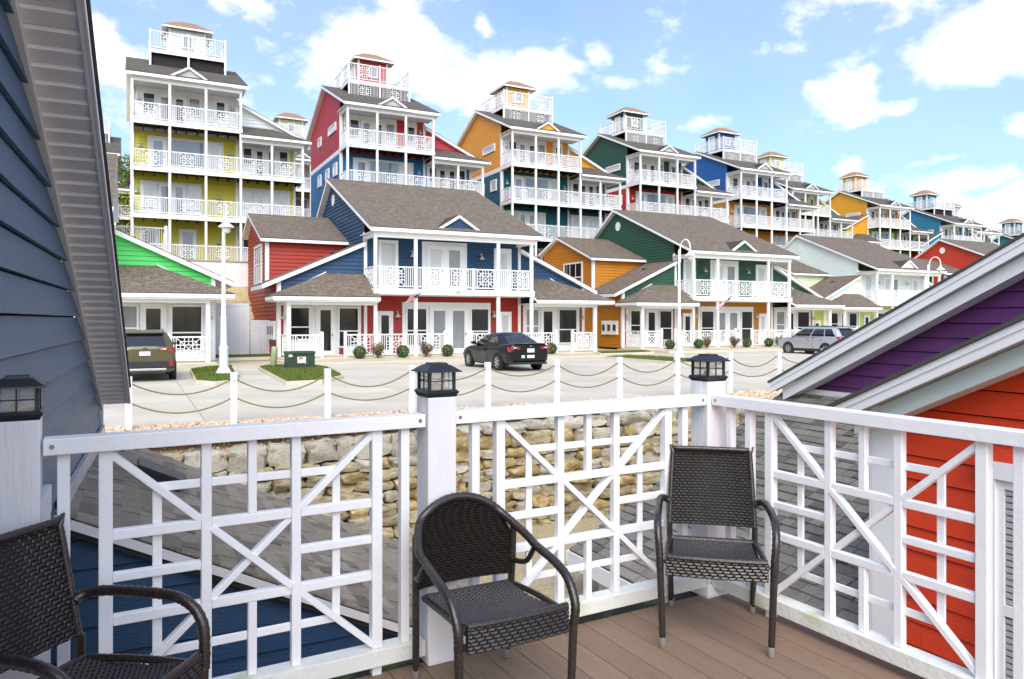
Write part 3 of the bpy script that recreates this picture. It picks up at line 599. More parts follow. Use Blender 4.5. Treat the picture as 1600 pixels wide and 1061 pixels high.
tower('tall house with royal blue gable over orange siding', 21.9, 71.26, 5.39, '2560a8', 'd08a1c', cup='2560a8')
tower('tall lime house with lime cupola squeezed behind the royal blue one', 31.42, 83.46, 5.63, 'c9d84e', 'd08a1c', cup='d3dd7c')
tower('tall house with yellow cupola and amber gable over green siding', 47.61, 96.46, 5.77, 'e0a021', '6fae2c', cup='e6b238', wing_left=True)
tower('tall house with sky blue gable over red siding', 59.76, 100.75, 3.98, '3a86a8', 'b8281e', cup='3f8ba6', lattice=False, wing_left=True)
tower('tall house showing only orange cupola tip behind the sky blue one', 73.5, 118.0, 4.9, '7f9aa0', '9a6a3a', cup='e4e8e6')
tower('tall house with teal and white cupola at the end of the terrace', 84.6, 119.0, 2.4, '3c7f88', 'c9cfcc', cup='3c7f88')
tower('tall house with brown roof edge beside the dark blue eave', -39.8, 62.0, 5.3, '8fae96', 'c8b83a', cup='e4e8e6')
tower('tall house showing only its cupola behind the lime house', -21.6, 65.0, 5.2, 'dde6e4', 'b3b41f', cup='c9cfb0')

# ------------------------------------------------------------------ between the cottages: fences, retaining wall, lower deck, tree
def misc_back():
    T = thing('privacy_fence', 'tall pale grey board fence between the green and the blue cottage', 'fence', G(0, 39, 0), GR)
    fm = mat('fence_vinyl', 'dfe2e8', .5, .08, 1.2, rnd=.04)
    for k in range(20): MB().box(2.2+k*.15, 2.2+k*.15+.143, -.012, .012, -.1, 2.62).build('board', fm, T)
    for k in range(7): MB().box(5.26+k*.13, 5.26+k*.13+.122, -.03, -.006, -.1, 1.8).build('board', fm, T)
    MB().box(2.2, 5.2, -.03, -.014, 2.5, 2.6).build('top_rail', fm, T)
    T = thing('retaining_wall', 'white plaster retaining wall below the lime tall house', 'wall', G(0, 47.55, 0), GR)
    MB().box(-2, 12.2, 0, .18, 2.9, 5.28).build('wall_face', mat('white_plaster', 'f6f6f6', .8, .06, .7), T); MB().box(-2.05, 12.25, -.06, .24, 5.284, 5.36).build('coping', mat('coping_grey', 'b9b4a2', .8, .1), T)
    T = thing('hillside_fence', 'tan picket fence on the bank behind the street lamp', 'fence', G(0, 45.4, 1.7), GR)
    tm = mat('tan_pickets', 'cbb896', .8, .2, 2)
    for k in range(26): MB().box(2.0+k*.22, 2.0+k*.22+.09, -.02, .02, -.6, 1.25).build('picket', tm, T)
    for z in (.15, 1.05): MB().box(1.95, 7.75, .024, .06, z, z+.09).build('rail', tm, T)
    MB().box(7.76, 7.92, -.05, .09, -.7, 1.4).build('end_post', WHITE2, T)
    T = thing('lower_terrace_deck', 'white railed timber deck in front of the lime tall house', 'deck', G(-2.6, 43.6, 5.55), GR)
    d = MB(); d.box(-4, 4.3, 0, 3.6, -.3, -.004, 0); d.build('deck_floor', WHITE, T); MB().box(-3.9, 4.2, .1, 3.5, -.33, -.304).build('deck_underside', DARKWOOD, T)
    for x in (-3.9, -1.2, 1.5, 4.2): MB().box(x-.08, x+.08, .02, .18, 0, 1.25).build('post', WHITE, T)
    for x in (-3.9, 4.1): MB().box(x-.12, x+.12, .2, .44, -4.5, -.334).build('support_post', WHITE2, T)
    for a in (-3.9, -1.2, 1.5): railing(T, (a+.09, .1), (a+2.61, .1), 0, 1.15)
    railing(T, (4.2, .2), (4.2, 3.5), 0, 1.15)
    # tree beyond
    T = thing('broadleaf_tree', 'small leafy tree showing beyond the lime tall house', 'tree', (-34.2, 66, 5.3), 0)
    t = MB(); t.tube([(0, 0, -.3), (.1, 0, 3), (.3, .1, 6.5), (.2, 0, 9.5)], [.3, .24, .16, .05], 8)
    for a in range(7): an = a*.9; t.tube([(.15, 0, 4+a*.6), (math.cos(an)*1.0, math.sin(an)*1.0, 5.4+a*.6), (math.cos(an)*1.9, math.sin(an)*1.9, 6.3+a*.6)], [.1, .06, .02], 6)
    t.build('trunk', mat('bark', '5a4a3a', .9, .3, 5), T)
    c = MB()
    cl = [(random.gauss(0, 1.1), random.gauss(0, 1.1), random.uniform(4.5, 11)) for _ in range(46)]
    for (x, y, z) in cl:
        for _ in range(46):
            p = Vector((x+random.gauss(0, .38), y+random.gauss(0, .38), z+random.gauss(0, .36))); a = Vector((random.gauss(0, 1), random.gauss(0, 1), random.gauss(0, 1))).normalized(); b = a.orthogonal().normalized(); l = random.uniform(.1, .2)
            c.add([p-a*l, p+b*l*.5, p+a*l, p-b*l*.5], [(0, 1, 2, 3)], random.randrange(2))
    c.build('crown', [mat('leaf_a', '5f7a22', .6, .2), mat('leaf_b', '9a9a32', .6, .2)], T)
misc_back()

# ------------------------------------------------------------------ stone retaining wall
def stone_wall():
    rnd = random.Random(5)
    T = thing('stone_wall', 'dry stacked limestone retaining wall below the gravel strip', 'wall', G(0, 12.9, 0), GR)
    core = MB(); N = 24
    for i in range(N+1):
        u = -6+24*i/N; zt = -.46+max(0, u-1)*.022
        core.v += [(u, .1, -2.4), (u, .22, zt-.12), (u, .6, zt-.12)]
    for i in range(N):
        for j in range(2): core.f.append([i*3+j, (i+1)*3+j, (i+1)*3+j+1, i*3+j+1]); core.m.append(0)
    core.build('core', mat('wall_soil', '1e1810', .95, .4, 8, 1, 20), T)
    var = []
    st = mat('limestone', 'c8bb9a', .9, .42, 3.2, 1.0, 16, rnd=.16, alt='80734e', altf=(.44, .62))
    st2 = mat('ochre_limestone', 'b59c63', .9, .42, 3.5, 1.0, 16, rnd=.2, alt='b3a580', altf=(.45, .62))
    st3 = mat('grey_limestone', 'c9c2af', .9, .38, 3.0, 1.0, 16, rnd=.12, alt='857e63', altf=(.5, .66))
    for k in range(14):
        n = 4; m = MB(); idx = {}
        off = Vector((k*7.3, k*3.1, k*1.7))
        def vid(p):
            key = tuple(round(q, 4) for q in p)
            if key not in idx:
                q = Vector(p)*2-Vector((1, 1, 1)); s_ = q.normalized()*1.25; w = q.lerp(s_, .5)
                w = Vector((max(-1, min(1, w.x)), max(-1, min(1, w.y)), max(-1, min(1, w.z))))
                d = mnoise.noise_vector(q*.9+off)*.30+mnoise.noise_vector(q*2.3+off)*.11; w += d; idx[key] = len(m.v); m.v.append(tuple(w*.5))
            return idx[key]
        for ax in range(3):
            for sd_ in (0, 1):
                for i in range(n):
                    for j in range(n):
                        q = []
                        for (a, b) in ((i, j), (i+1, j), (i+1, j+1), (i, j+1)):
                            p = [0, 0, 0]; p[ax] = sd_; p[(ax+1) % 3] = a/n; p[(ax+2) % 3] = b/n; q.append(vid(p))
                        m.f.append(q if sd_ else q[::-1]); m.m.append(0)
        var.append([m.mesh('stone', mm, 42) for mm in (st, st2, st3)])
    z = -2.25; row = 0; placed = []
    while z < -.25:
        h = rnd.uniform(.15, .23) if row < 8 else .27
        u = -1.2+rnd.uniform(0, .4)
        while u < (15.6 if z > -1.25 else 11.6):
            zt = -.34+max(0, u-1)*.022
            w = rnd.choice((.26, .34, .42, .5, .6, .72))*rnd.uniform(.9, 1.1)
            if z < zt-.12 or row < 8:
                top = z+h > zt-.12
                hh = (zt+rnd.uniform(.0, .06)-z) if top else h*rnd.uniform(.92, 1.1)
                if hh > .1: placed.append((u+w/2, z+hh/2, w, hh, top))
                if not top and hh < h*.97 and rnd.random() < .25: placed.append((u+w/2, z+hh+.03, w*.6, .08, False))
            u += w+.012
        z += h; row += 1
    for (u, zc, w, h, top) in placed:
        mi = 2 if top and rnd.random() < .75 else (1 if rnd.random() < .30 else (0 if rnd.random() < .7 else 2))
        o = link('stone', rnd.choice(var)[mi], T, (u, rnd.uniform(-.05, .05)-zc*.0, zc)); o.scale = (w*.985, rnd.uniform(.36, .62), h*1.0); o.rotation_euler = (rnd.uniform(-.08, .08), rnd.uniform(-.07, .07), rnd.uniform(-.12, .12))
        o.location.y += (zc+1.3)*.10
stone_wall()

# ------------------------------------------------------------------ near houses either side of the alley
def near_boards(parent, name, P0, sd, nd, poly, m_, rz, exposure=.2, t=.042, joint=(1.6, 3.6), z0=None, rnd=random.Random(3)):
    P0 = Vector(P0); sd = Vector(sd); nd = Vector(nd); Z = Vector((0, 0, 1))
    for a, b, A, B in rows(poly, exposure, z0):
        cuts = [0.0]; x = A[0]; L_ = max(A[1], B[1])-min(A[0], B[0])
        s = rnd.uniform(.4, joint[1])
        while s < L_-.3: cuts.append(s/L_); s += rnd.uniform(*joint)
        cuts.append(1.0)
        for c0, c1 in zip(cuts, cuts[1:]):
            if A[1]-A[0] < B[1]-B[0]: lo, hi = B
            else: lo, hi = A
            s0, s1 = lo+(hi-lo)*c0, lo+(hi-lo)*c1
            g = .0015
            cl = lambda q, S: max(S[0], min(S[1], q))
            a0, a1, b0, b1 = cl(s0, A), cl(s1, A), cl(s0, B), cl(s1, B)
            if c0 > 0: a0 += g; b0 += g
            if c1 < 1: a1 -= g; b1 -= g
            if max(a1-a0, b1-b0) < .02: continue
            T0 = t*rnd.uniform(.94, 1.05)
            q = .011 if b-a > .05 else 0; v = [P0+sd*a0+Z*(a+q)+nd*T0, P0+sd*a1+Z*(a+q)+nd*T0, P0+sd*b1+Z*b+nd*.014, P0+sd*b0+Z*b+nd*.014, P0+sd*a0+Z*(a+q), P0+sd*a1+Z*(a+q), P0+sd*b1+Z*b, P0+sd*b0+Z*b]
            m = MB(); m.add(v, [(0, 1, 2, 3), (7, 6, 5, 4), (4, 5, 1, 0), (3, 2, 6, 7), (5, 6, 2, 1), (4, 0, 3, 7)]); m.build(name, m_, parent, rz=rz)
def in_frame(p):
    return p.y > .5 and -40 < 800+1165*p.x/p.y < 1640 and 0 < 500-1165*(p.z-EYE)/p.y < 1100
def shingle_roof(parent, O, e, up, width, length, cols, exposure=.143, rnd=None, keep=lambda p: True):
    """courses of separate tabs; O eave corner, e along the course, up the slope (local grid axes); parent rotated by the grid yaw"""
    rnd = rnd or random.Random(9); O = Vector(O); e = Vector(e); up = Vector(up); n = e.cross(up); n = n if n.z > 0 else -n
    tabs = []
    k = 0; y = 0.0
    while y < length:
        x = -rnd.uniform(0, .3)
        while x < width:
            w = rnd.choice((.16, .2, .25, .31)); x0, x1 = max(0, x), min(width, x+w)
            if x1-x0 > .04: tabs.append((x0, x1, y, min(exposure+.03, length-y+.02), rnd.random()))
            x += w
        y += exposure; k += 1
    rows_ = []
    for (x0, x1, y0, h, c) in tabs:
        P = O+e*((x0+x1)/2)+up*y0; W_ = G(P.x, P.y, P.z)
        if not keep(P): continue
        rows_.append((not in_frame(W_), W_.length, x0, x1, y0, h, c))
    rows_.sort()
    mats = [mat('tab_%s' % c, c, .93, .22, 30, .9, 90, rnd=.13) for c in cols]
    unit_m = {}
    def geo(mb, x0, x1, y0, h, lift, mi):
        th = .014+lift; p = lambda x, y, q: O+e*x+up*y+n*q
        mb.add([p(x0, y0, 0), p(x1, y0, 0), p(x1, y0+h, 0), p(x0, y0+h, 0), p(x0, y0, th), p(x1, y0, th), p(x1, y0+h, .004), p(x0, y0+h, .004)], [(0, 3, 2, 1), (4, 5, 6, 7), (0, 1, 5, 4), (1, 2, 6, 5), (2, 3, 7, 6), (3, 0, 4, 7)], mi)
    rest = MB()
    for i, (_, _, x0, x1, y0, h, c) in enumerate(rows_):
        mi = int(c*len(cols)*.999); lift = .016 if c*7 % 1 > .5 else .003
        x0 += .005; x1 -= .005
        if i < 295:
            m = MB(); geo(m, x0, x1, y0, h, lift, 0); m.build('shingle', mats[mi], parent, rz=GR)
        else: geo(rest, x0, x1, y0, h, lift, mi)
    o = rest.build('shingle_field', mats, parent, rz=GR); o['kind'] = 'stuff'

SL = .49; CS = 1/math.sqrt(1+SL*SL)
NAVY = mat('navy_board', '375f80', .38, .10, 1.5, .5, 22, stretch=(1.5, .6, 9), rnd=.05)
NAVY2 = mat('deep_blue_board', '17466f', .42, .10, 1.5, .35, 22, stretch=(.6, 1.5, 9), rnd=.05)
ORANGE = mat('orange_board', 'd73d10', .42, .08, 1.5, .5, 22, stretch=(1.5, .6, 9), rnd=.04)
PURPLE = mat('purple_board', '582561', .42, .10, 1.5, .4, 22, stretch=(1.5, .6, 9), rnd=.05)
TRIM = mat('near_trim', 'eceded', .45, .05, 1.2, .12, 30)
FRIEZE = mat('mint_frieze', 'c6d5d2', .5, .06, 1.0, .1, 30)
SOFF = mat('soffit_vinyl', 'f2f1ef', .38, .06, 1.0, rnd=.03)
def left_house():
    T = thing('blue_house', 'dark blue clapboard gable with grey soffit beside the deck, low shingled roof in front', 'house', (0, 0, 0))
    # gable wall above, facing +u in the navy frame; rake falls away from us
    zs = lambda v: .92+.459*(9.34-v)
    near_boards(T, 'siding_board', (-.68, 0, 0), (0, 1, 0), (1, 0, 0), [(.4, .42), (9.45, .42), (9.45, zs(9.45)), (.4, zs(.4))], NAVY, NR, .2)
    core = MB(); core.prism([(-.7, .4, -2.1), (-.7, 9.45, -2.1), (-.7, 9.45, zs(9.45)-.02), (-.7, .4, zs(.4)-.02)], (-3, 0, 0)); core.build('wall_core', mat('sheathing', '2a2a2c', .9), T, rz=NR)
    m = MB(); m.box(-.7, -.62, 9.46, 9.56, .3, .95); m.build('corner_board', TRIM, T, rz=NR)
    # soffit planks between wall and rake fascia
    sl = math.sqrt(1+.459**2); u0, u1 = -.645, -.381
    k = 0; v = 2.6
    while v < 9.4:
        a, b = v, v+.118; m = MB(); p = lambda u, q, d: (u, q, zs(q)+d)
        m.add([p(u0, a, -.014), p(u1, a, -.014), p(u1, b-.006, .004), p(u0, b-.006, .004), p(u0, a, .03), p(u1, a, .03), p(u1, b-.006, .03), p(u0, b-.006, .03)], [(0, 1, 2, 3), (4, 7, 6, 5), (0, 4, 5, 1), (1, 5, 6, 2), (2, 6, 7, 3), (3, 7, 4, 0)])
        m.build('soffit_plank', SOFF, T, rz=NR); v += .121
    def rake(u_a, u_b, d0, d1, nm, m_):
        m = MB(); m.prism([(u_a, 2.4, zs(2.4)+d0), (u_a, 9.42, zs(9.42)+d0), (u_a, 9.42, zs(9.42)+d1), (u_a, 2.4, zs(2.4)+d1)], (u_b-u_a, 0, 0)); m.build(nm, m_, T, rz=NR)
    rake(-.675, -.622, -.075, .04, 'rake_trim', TRIM); rake(-.380, -.355, -.025, .15, 'rake_fascia', SOFF); rake(-.354, -.343, -.03, .02, 'fascia_edge', TRIM); rake(-.70, -.338, .155, .18, 'roof_edge', mat('roof_edge', '4c4a48', .9))
    m = MB(); m.box(-.65, -.355, 9.421, 9.46, zs(9.42)-.02, zs(9.42)+.2); m.build('eave_end', SOFF, T, rz=NR)
    # lower roof, courses along v, falling towards +u
    zr = lambda u: .49-SL*(u+.365)
    ue = 3.9; ut = -.62; v0, v1 = 5.72, 9.98
    shingle_roof(T, (ue, v0, zr(ue)), (0, 1, 0), (-CS, 0, SL*CS), v1-v0, (ue-ut)/CS, ('9c907e', 'a59986', '958975', 'a19582', '998d7a', '81766a'), rnd=random.Random(21))
    m = MB(); m.prism([(ut, v0+.02, zr(ut)-.004), (ue, v0+.02, zr(ue)-.004), (ue, v0+.02, zr(ue)-.12), (ut, v0+.02, zr(ut)-.12)], (0, v1-v0-.04, 0)); m.build('roof_deck', mat('underlay', '3d3a37', .9), T, rz=GR)
    def rk(v_a, nm):
        m = MB(); m.prism([(ut, v_a, zr(ut)-.012), (ue+.06, v_a, zr(ue+.06)-.012), (ue+.06, v_a, zr(ue+.06)-.075), (ut, v_a, zr(ut)-.075)], (0, .03, 0)); m.build(nm, TRIM, T, rz=GR)
    rk(v0-.012, 'rake_board'); rk(v1-.018, 'rake_board'); m = MB(); m.box(ue+.005, ue+.035, v0+.02, v1-.02, zr(ue)-.2, zr(ue)-.02); m.build('eave_fascia', TRIM, T, rz=GR)
    m = MB(); m.box(-.2, .2, -.2, .2, 0, .09); m.prism([(-.24, -.22, .09), (.24, -.22, .09), (.24, .22, .09), (-.24, .22, .09)], (0, 0, .035))
    o = m.build('roof_vent', BLACKM, T); o.location = G(.22, 8.1, zr(.22)+.01); o.rotation_euler = (Matrix.Rotation(GR, 4, 'Z') @ Matrix.Rotation(math.atan(SL), 4, 'Y')).to_euler()
    # front wall under that roof
    near_boards(T, 'blue_siding_board', (0, 5.86, 0), (1, 0, 0), (0, -1, 0), [(-.6, -2.1), (3.7, -2.1), (3.7, zr(3.7)-.07), (-.6, zr(-.6)-.07)], NAVY2, GR, .2)
    m = MB(); m.prism([(-.6, 5.88, -2.1), (3.7, 5.88, -2.1), (3.7, 5.88, zr(3.7)-.122), (-.6, 5.88, zr(-.6)-.122)], (0, 3.9, 0)); m.build('lower_core', mat('sheathing', '2a2a2c'), T, rz=GR)
    # flashing where the roof meets the gable, and the band board nearer to us
    m = MB(); m.box(-.632, -.60, 5.75, 9.5, .46, .63); m.build('flashing', mat('flashing_metal', 'd9dadb', .35, .15, 6, .3, 12, metal=.3), T, rz=NR)
    m = MB(); m.box(-.65, -.61, .5, 5.2, .66, .82); m.build('band_board', TRIM, T, rz=NR)
    m = MB(); m.box(-.645, -.615, .5, 5.2, -.6, .655); m.build('lower_panel', TRIM, T, rz=NR)
left_house()
def right_house():
    T = thing('orange_purple_house', 'house with orange wall and window, purple gable above a grey shingled roof', 'house', (0, 0, 0))
    sy = (0, 1, 0); nx = (-1, 0, 0)
    # purple gable
    zp = lambda v: .79+.513*(9.0-v)
    near_boards(T, 'purple_siding_board', (9.85, 0, 0), sy, nx, [(.5, .55), (8.75, .55), (8.75, zp(8.75)-.16), (.5, zp(.5)-.16)], PURPLE, GR, .2, .034)
    m = MB(); m.prism([(9.87, .5, -2), (9.87, 8.8, -2), (9.87, 8.8, zp(8.8)-.1), (9.87, .5, zp(.5)-.1)], (3.5, 0, 0)); m.build('upper_core', mat('sheathing', '2a2a2c'), T, rz=GR)
    def strip(ua, ub, va, vb, f, d0, d1, nm, m_):
        m = MB(); m.prism([(ua, va, f(va)+d0), (ua, vb, f(vb)+d0), (ua, vb, f(vb)+d1), (ua, va, f(va)+d1)], (ub-ua, 0, 0)); m.build(nm, m_, T, rz=GR)
    strip(9.40, 9.43, 1.0, 9.05, zp, -.17, -.05, 'rake_fascia', TRIM); strip(9.385, 9.40, 1.0, 9.05, zp, -.07, .0, 'rake_moulding', TRIM)
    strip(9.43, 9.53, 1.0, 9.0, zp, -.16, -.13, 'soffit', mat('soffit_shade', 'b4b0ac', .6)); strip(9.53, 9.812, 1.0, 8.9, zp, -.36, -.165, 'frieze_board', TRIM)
    strip(9.36, 13.4, 1.0, 9.07, zp, .003, .035, 'upper_roof', mat('roof_edge', '4c4a48', .9))
    # skirt roof falling to the alley
    zr = lambda u: .64-SL*(9.85-u)
    ue, ut, v0, v1 = 5.55, 9.82, 2.6, 9.1
    shingle_roof(T, (ue, v0, zr(ue)), (0, 1, 0), (CS, 0, SL*CS), v1-v0, (ut-ue)/CS, ('87827a', '908b80', '7f7a71', '8b867b', '6a665e'), rnd=random.Random(22), keep=lambda P: P.y > 4.4 or P.x > 9.0)
    m = MB(); m.prism([(ut, v0+.02, zr(ut)-.004), (ue, v0+.02, zr(ue)-.004), (ue, v0+.02, zr(ue)-.12), (ut, v0+.02, zr(ut)-.12)], (0, v1-v0-.04, 0)); m.build('roof_deck', mat('underlay', '3d3a37', .9), T, rz=GR)
    m = MB(); m.box(ue-.035, ue-.005, 4.6, v1, zr(ue)-.22, zr(ue)-.015); m.build('eave_fascia', TRIM, T, rz=GR)
    m = MB(); m.prism([(ut, v1, zr(ut)-.012), (ue-.04, v1, zr(ue-.04)-.012), (ue-.04, v1, zr(ue)-.16), (ut, v1, zr(ut)-.16)], (0, .03, 0)); m.build('rake_board', TRIM, T, rz=GR)
    m = MB(); m.box(9.74, 9.81, 4.6, 8.95, .60, .685); m.build('wall_flashing', mat('flashing_metal', 'd9dadb'), T, rz=GR)
    # red wall below the skirt roof
    RED = mat('red_board', 'b02a22', .45, .08, 1.5, .4, 22, stretch=(1.5, .6, 9), rnd=.04)
    near_boards(T, 'red_siding_board', (5.9, 0, 0), sy, nx, [(4.4, -2.15), (8.7, -2.15), (8.7, -1.5), (4.4, -1.5)], RED, GR, .2)
    m = MB(); m.box(5.92, 9.8, 4.45, 8.75, -2.15, -1.55); m.build('lower_core', RED, T, rz=GR)
    m = MB(); m.box(5.855, 5.885, 8.5, 8.8, -2.15, -1.5); m.build('corner_board', TRIM, T, rz=GR)
    # orange bay wall with its own rake
    zo = lambda v: 1.06+.485*(4.51-v)
    near_boards(T, 'orange_siding_board', (5.9, 0, 0), sy, nx, [(-.5, -2.15), (4.42, -2.15), (4.42, zo(4.42)-.12), (-.5, zo(-.5)-.12)], ORANGE, GR, .2, .034)
    m = MB(); m.prism([(5.92, -.5, -2.15), (5.92, 4.42, -2.15), (5.92, 4.42, zo(4.42)-.06), (5.92, -.5, zo(-.5)-.06)], (3.0, 0, 0)); m.build('bay_core', mat('sheathing', '2a2a2c'), T, rz=GR)
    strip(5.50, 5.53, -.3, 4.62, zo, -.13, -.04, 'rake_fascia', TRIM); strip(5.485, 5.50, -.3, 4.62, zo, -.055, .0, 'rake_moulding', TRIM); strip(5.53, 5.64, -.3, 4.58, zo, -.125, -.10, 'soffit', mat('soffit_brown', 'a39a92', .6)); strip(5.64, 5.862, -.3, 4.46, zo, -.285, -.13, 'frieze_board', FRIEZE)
    strip(5.46, 9.2, -.3, 4.64, zo, .003, .035, 'bay_roof', mat('roof_edge', '4c4a48', .9))
    m = MB(); m.box(5.5, 5.85, 4.585, 4.62, zo(4.6)-.13, zo(4.6)-.002); m.build('eave_end', TRIM, T, rz=GR)
    m = MB(); m.box(5.855, 5.885, 4.19, 4.45, -2.15, zo(4.42)-.2); m.build('corner_board', TRIM, T, rz=GR)
    m = MB(); m.box(5.86, 6.1, 4.451, 4.48, -2.15, zo(4.42)-.2); m.build('corner_board', TRIM, T, rz=GR)
    # window with blinds
    w = MB()
    for a in ((5.80, 5.892, 3.36, 3.45, -1.3, .6), (5.80, 5.885, 2.3, 2.42, -1.3, .6), (5.79, 5.885, 2.25, 3.5, .602, .72), (5.78, 5.885, 2.25, 3.5, -1.4, -1.302), (5.83, 5.885, 2.421, 3.309, -.42, -.34), (5.83, 5.885, 3.31, 3.359, -1.3, .6), (5.83, 5.885, 2.421, 2.5, -1.3, .6), (5.83, 5.885, 2.5, 3.309, .53, .6), (5.83, 5.885, 2.5, 3.309, -1.3, -1.22)): w.box(*a)
    wo = w.build('window', TRIM, T, rz=GR)
    for k in range(36): MB().box(5.846, 5.852, 2.502, 3.308, .52-k*.048-.034, .52-k*.048).build('blind_slat', mat('blind', 'a9aaa8', .6), wo, rz=0)
    MB().box(5.855, 5.862, 2.502, 3.308, -1.22, .53).build('pane', mat('dim_room', '6f7372', .3), wo)  # backing sheet behind the slats, not glass; room dimness put into its colour
right_house()

# ------------------------------------------------------------------ the deck: boards, posts, lattice railings, lanterns
ZD = .33
def bevel(o, w=.003):
    b = o.modifiers.new('edge', 'BEVEL'); b.width = w; b.segments = 2; b.limit_method = 'ANGLE'; return o
RAILW = mat('rail_white', 'f0f1f3', .4, .05, 4, .10, 40)
MOSS = mat('mossy_white', 'e6e8e2', .6, .10, 5, .2, 50, alt='bcc29a', altf=(.52, .75))
def composite():
    m = mat('deck_composite', 'a08570', .55, .12, 2.2, rnd=.07, stretch=(6, .5, 1))
    nt = m.node_tree; L = nt.links.new; b = nt.nodes['Principled BSDF']
    tc = nt.nodes.new('ShaderNodeTexCoord'); sp = nt.nodes.new('ShaderNodeSeparateXYZ'); L(tc.outputs['Object'], sp.inputs[0])
    w = nt.nodes.new('ShaderNodeMath'); w.operation = 'MULTIPLY'; w.inputs[1].default_value = 2*math.pi/.0118; L(sp.outputs[0], w.inputs[0])
    s = nt.nodes.new('ShaderNodeMath'); s.operation = 'SINE'; L(w.outputs[0], s.inputs[0])
    bp = nt.nodes.new('ShaderNodeBump'); bp.inputs['Strength'].default_value = .9; bp.inputs['Distance'].default_value = .0035; L(s.outputs[0], bp.inputs['Height']); L(bp.outputs[0], b.inputs['Normal'])
    return m
def deck():
    rnd = random.Random(4)
    T = thing('deck', 'brown grooved composite deck floor with dark edge gap', 'deck', (0, 0, 0), DR)
    m_ = composite()
    u = -.62
    while u < 2.98:
        w = .139; cuts = [-2.2]; v = -2.2+rnd.uniform(.8, 2.4)
        while v < 2.6: cuts.append(v); v += rnd.uniform(1.6, 2.6)
        cuts.append(2.985)
        for a, b in zip(cuts, cuts[1:]):
            m = MB(); m.box(0, w, 0, b-a-.004, -.026, 0); o = bevel(m.build('deck_board', m_, T, loc=(u, a, ZD)), .002)
        u += .1418
    MB().box(-.6, 2.97, -2.2, 2.97, ZD-.06, ZD-.03).build('joist_layer', DARKWOOD, T)
    MB().box(-.6, 3.16, 2.99, 3.17, ZD-.35, ZD-.012).build('rim_joist', mat('mossy_rim', '3a3a2a', .9, .3, 6, .5, 30, alt='5c6430', altf=(.5, .65)), T)
    MB().box(2.985, 3.14, -2.2, 2.985, ZD-.35, ZD-.016).build('rim_joist', mat('mossy_rim', '3a3a2a'), T)
    MB().box(-.55, 3.0, -2.2, -2.1, -2.15, ZD-.06).build('support', DARKWOOD, T)
deck()
def post(label, u, v, skirt=False):
    T = thing('deck_post', label, 'post', D(u, v, ZD), DR, 'white deck posts')
    h = .066; bevel(MB().box(-h, h, -h, h, 0, 1.14).build('shaft', WEATH, T), .006)
    if skirt:
        m = MB(); m.prism([(-.1, -.1, .0), (.1, -.1, .0), (.1, .1, .0), (-.1, .1, .0)], (0, 0, .012)); m.add([(-.1, -.1, .012), (.1, -.1, .012), (.1, .1, .012), (-.1, .1, .012), (-.07, -.07, .06), (.07, -.07, .06), (.07, .07, .06), (-.07, .07, .06)], [(0, 1, 5, 4), (1, 2, 6, 5), (2, 3, 7, 6), (3, 0, 4, 7)]); m.build('base_skirt', RAILW, T)
post('white square deck post with lantern against the dark blue gable', -.215, 2.98)
post('white square deck post with lantern behind the round backed chair', 1.307, 2.99)
post('white square corner deck post behind the tall chair', 2.93, 3.02, True)
def lantern(label, u, v):
    T = thing('post_lantern', label, 'lantern', D(u, v, ZD+1.14), DR, 'black lanterns on the deck posts')
    m = MB()
    def fr(a, z0, b, z1): m.add([(x*a, y*a, z0) for x, y in ((-1, -1), (1, -1), (1, 1), (-1, 1))]+[(x*b, y*b, z1) for x, y in ((-1, -1), (1, -1), (1, 1), (-1, 1))], [(3, 2, 1, 0), (4, 5, 6, 7)]+[(i, (i+1) % 4, 4+(i+1) % 4, 4+i) for i in range(4)])
    fr(.064, 0, .070, .012); fr(.07, .0125, .076, .020); fr(.076, .0205, .066, .030); m.build('base', BLACKM, T)
    m = MB(); fr(.086, .106, .083, .112); fr(.080, .1125, .046, .136); fr(.04, .1365, .034, .145); m.build('cap', BLACKM, T)
    for x, y in ((-1, -1), (1, -1), (1, 1), (-1, 1)): MB().box(x*.057-.006, x*.057+.006, y*.057-.006, y*.057+.006, .03, .106).build('corner_bar', BLACKM, T)
    for s in (-1, 1):
        MB().box(-.0025, .0025, s*.059-.002, s*.059+.002, .03, .106).build('muntin', BLACKM, T); MB().box(-.05, .05, s*.0585-.0015, s*.0585+.0015, .066, .07).build('muntin', BLACKM, T)
        MB().box(s*.059-.002, s*.059+.002, -.0025, .0025, .03, .106).build('muntin', BLACKM, T); MB().box(s*.0585-.0015, s*.0585+.0015, -.05, .05, .066, .07).build('muntin', BLACKM, T)
    cg = mat('lantern_glass', 'e8e8e0', .08)
    cg.node_tree.nodes['Principled BSDF'].inputs['Alpha'].default_value = .22
    for s in (-1, 1):
        MB().box(-.051, .051, s*.055-.001, s*.055+.001, .03, .106).build('pane', cg, T); MB().box(s*.055-.001, s*.055+.001, -.051, .051, .03, .106).build('pane', cg, T)
    m = MB(); m.lathe([(.026, .0305), (.027, .04), (.018, .052), (.004, .058)], (0, 0, 0), 12); m.build('lamp_dome', mat('amber_dome', 'e0a43a', .5), T, 40)
lantern('black lantern with amber dome on post by the dark blue gable', -.215, 2.98)
lantern('black lantern on post behind the round backed chair', 1.307, 2.99)
lantern('black lantern set cornerwise on the deck corner post', 2.93, 3.02)
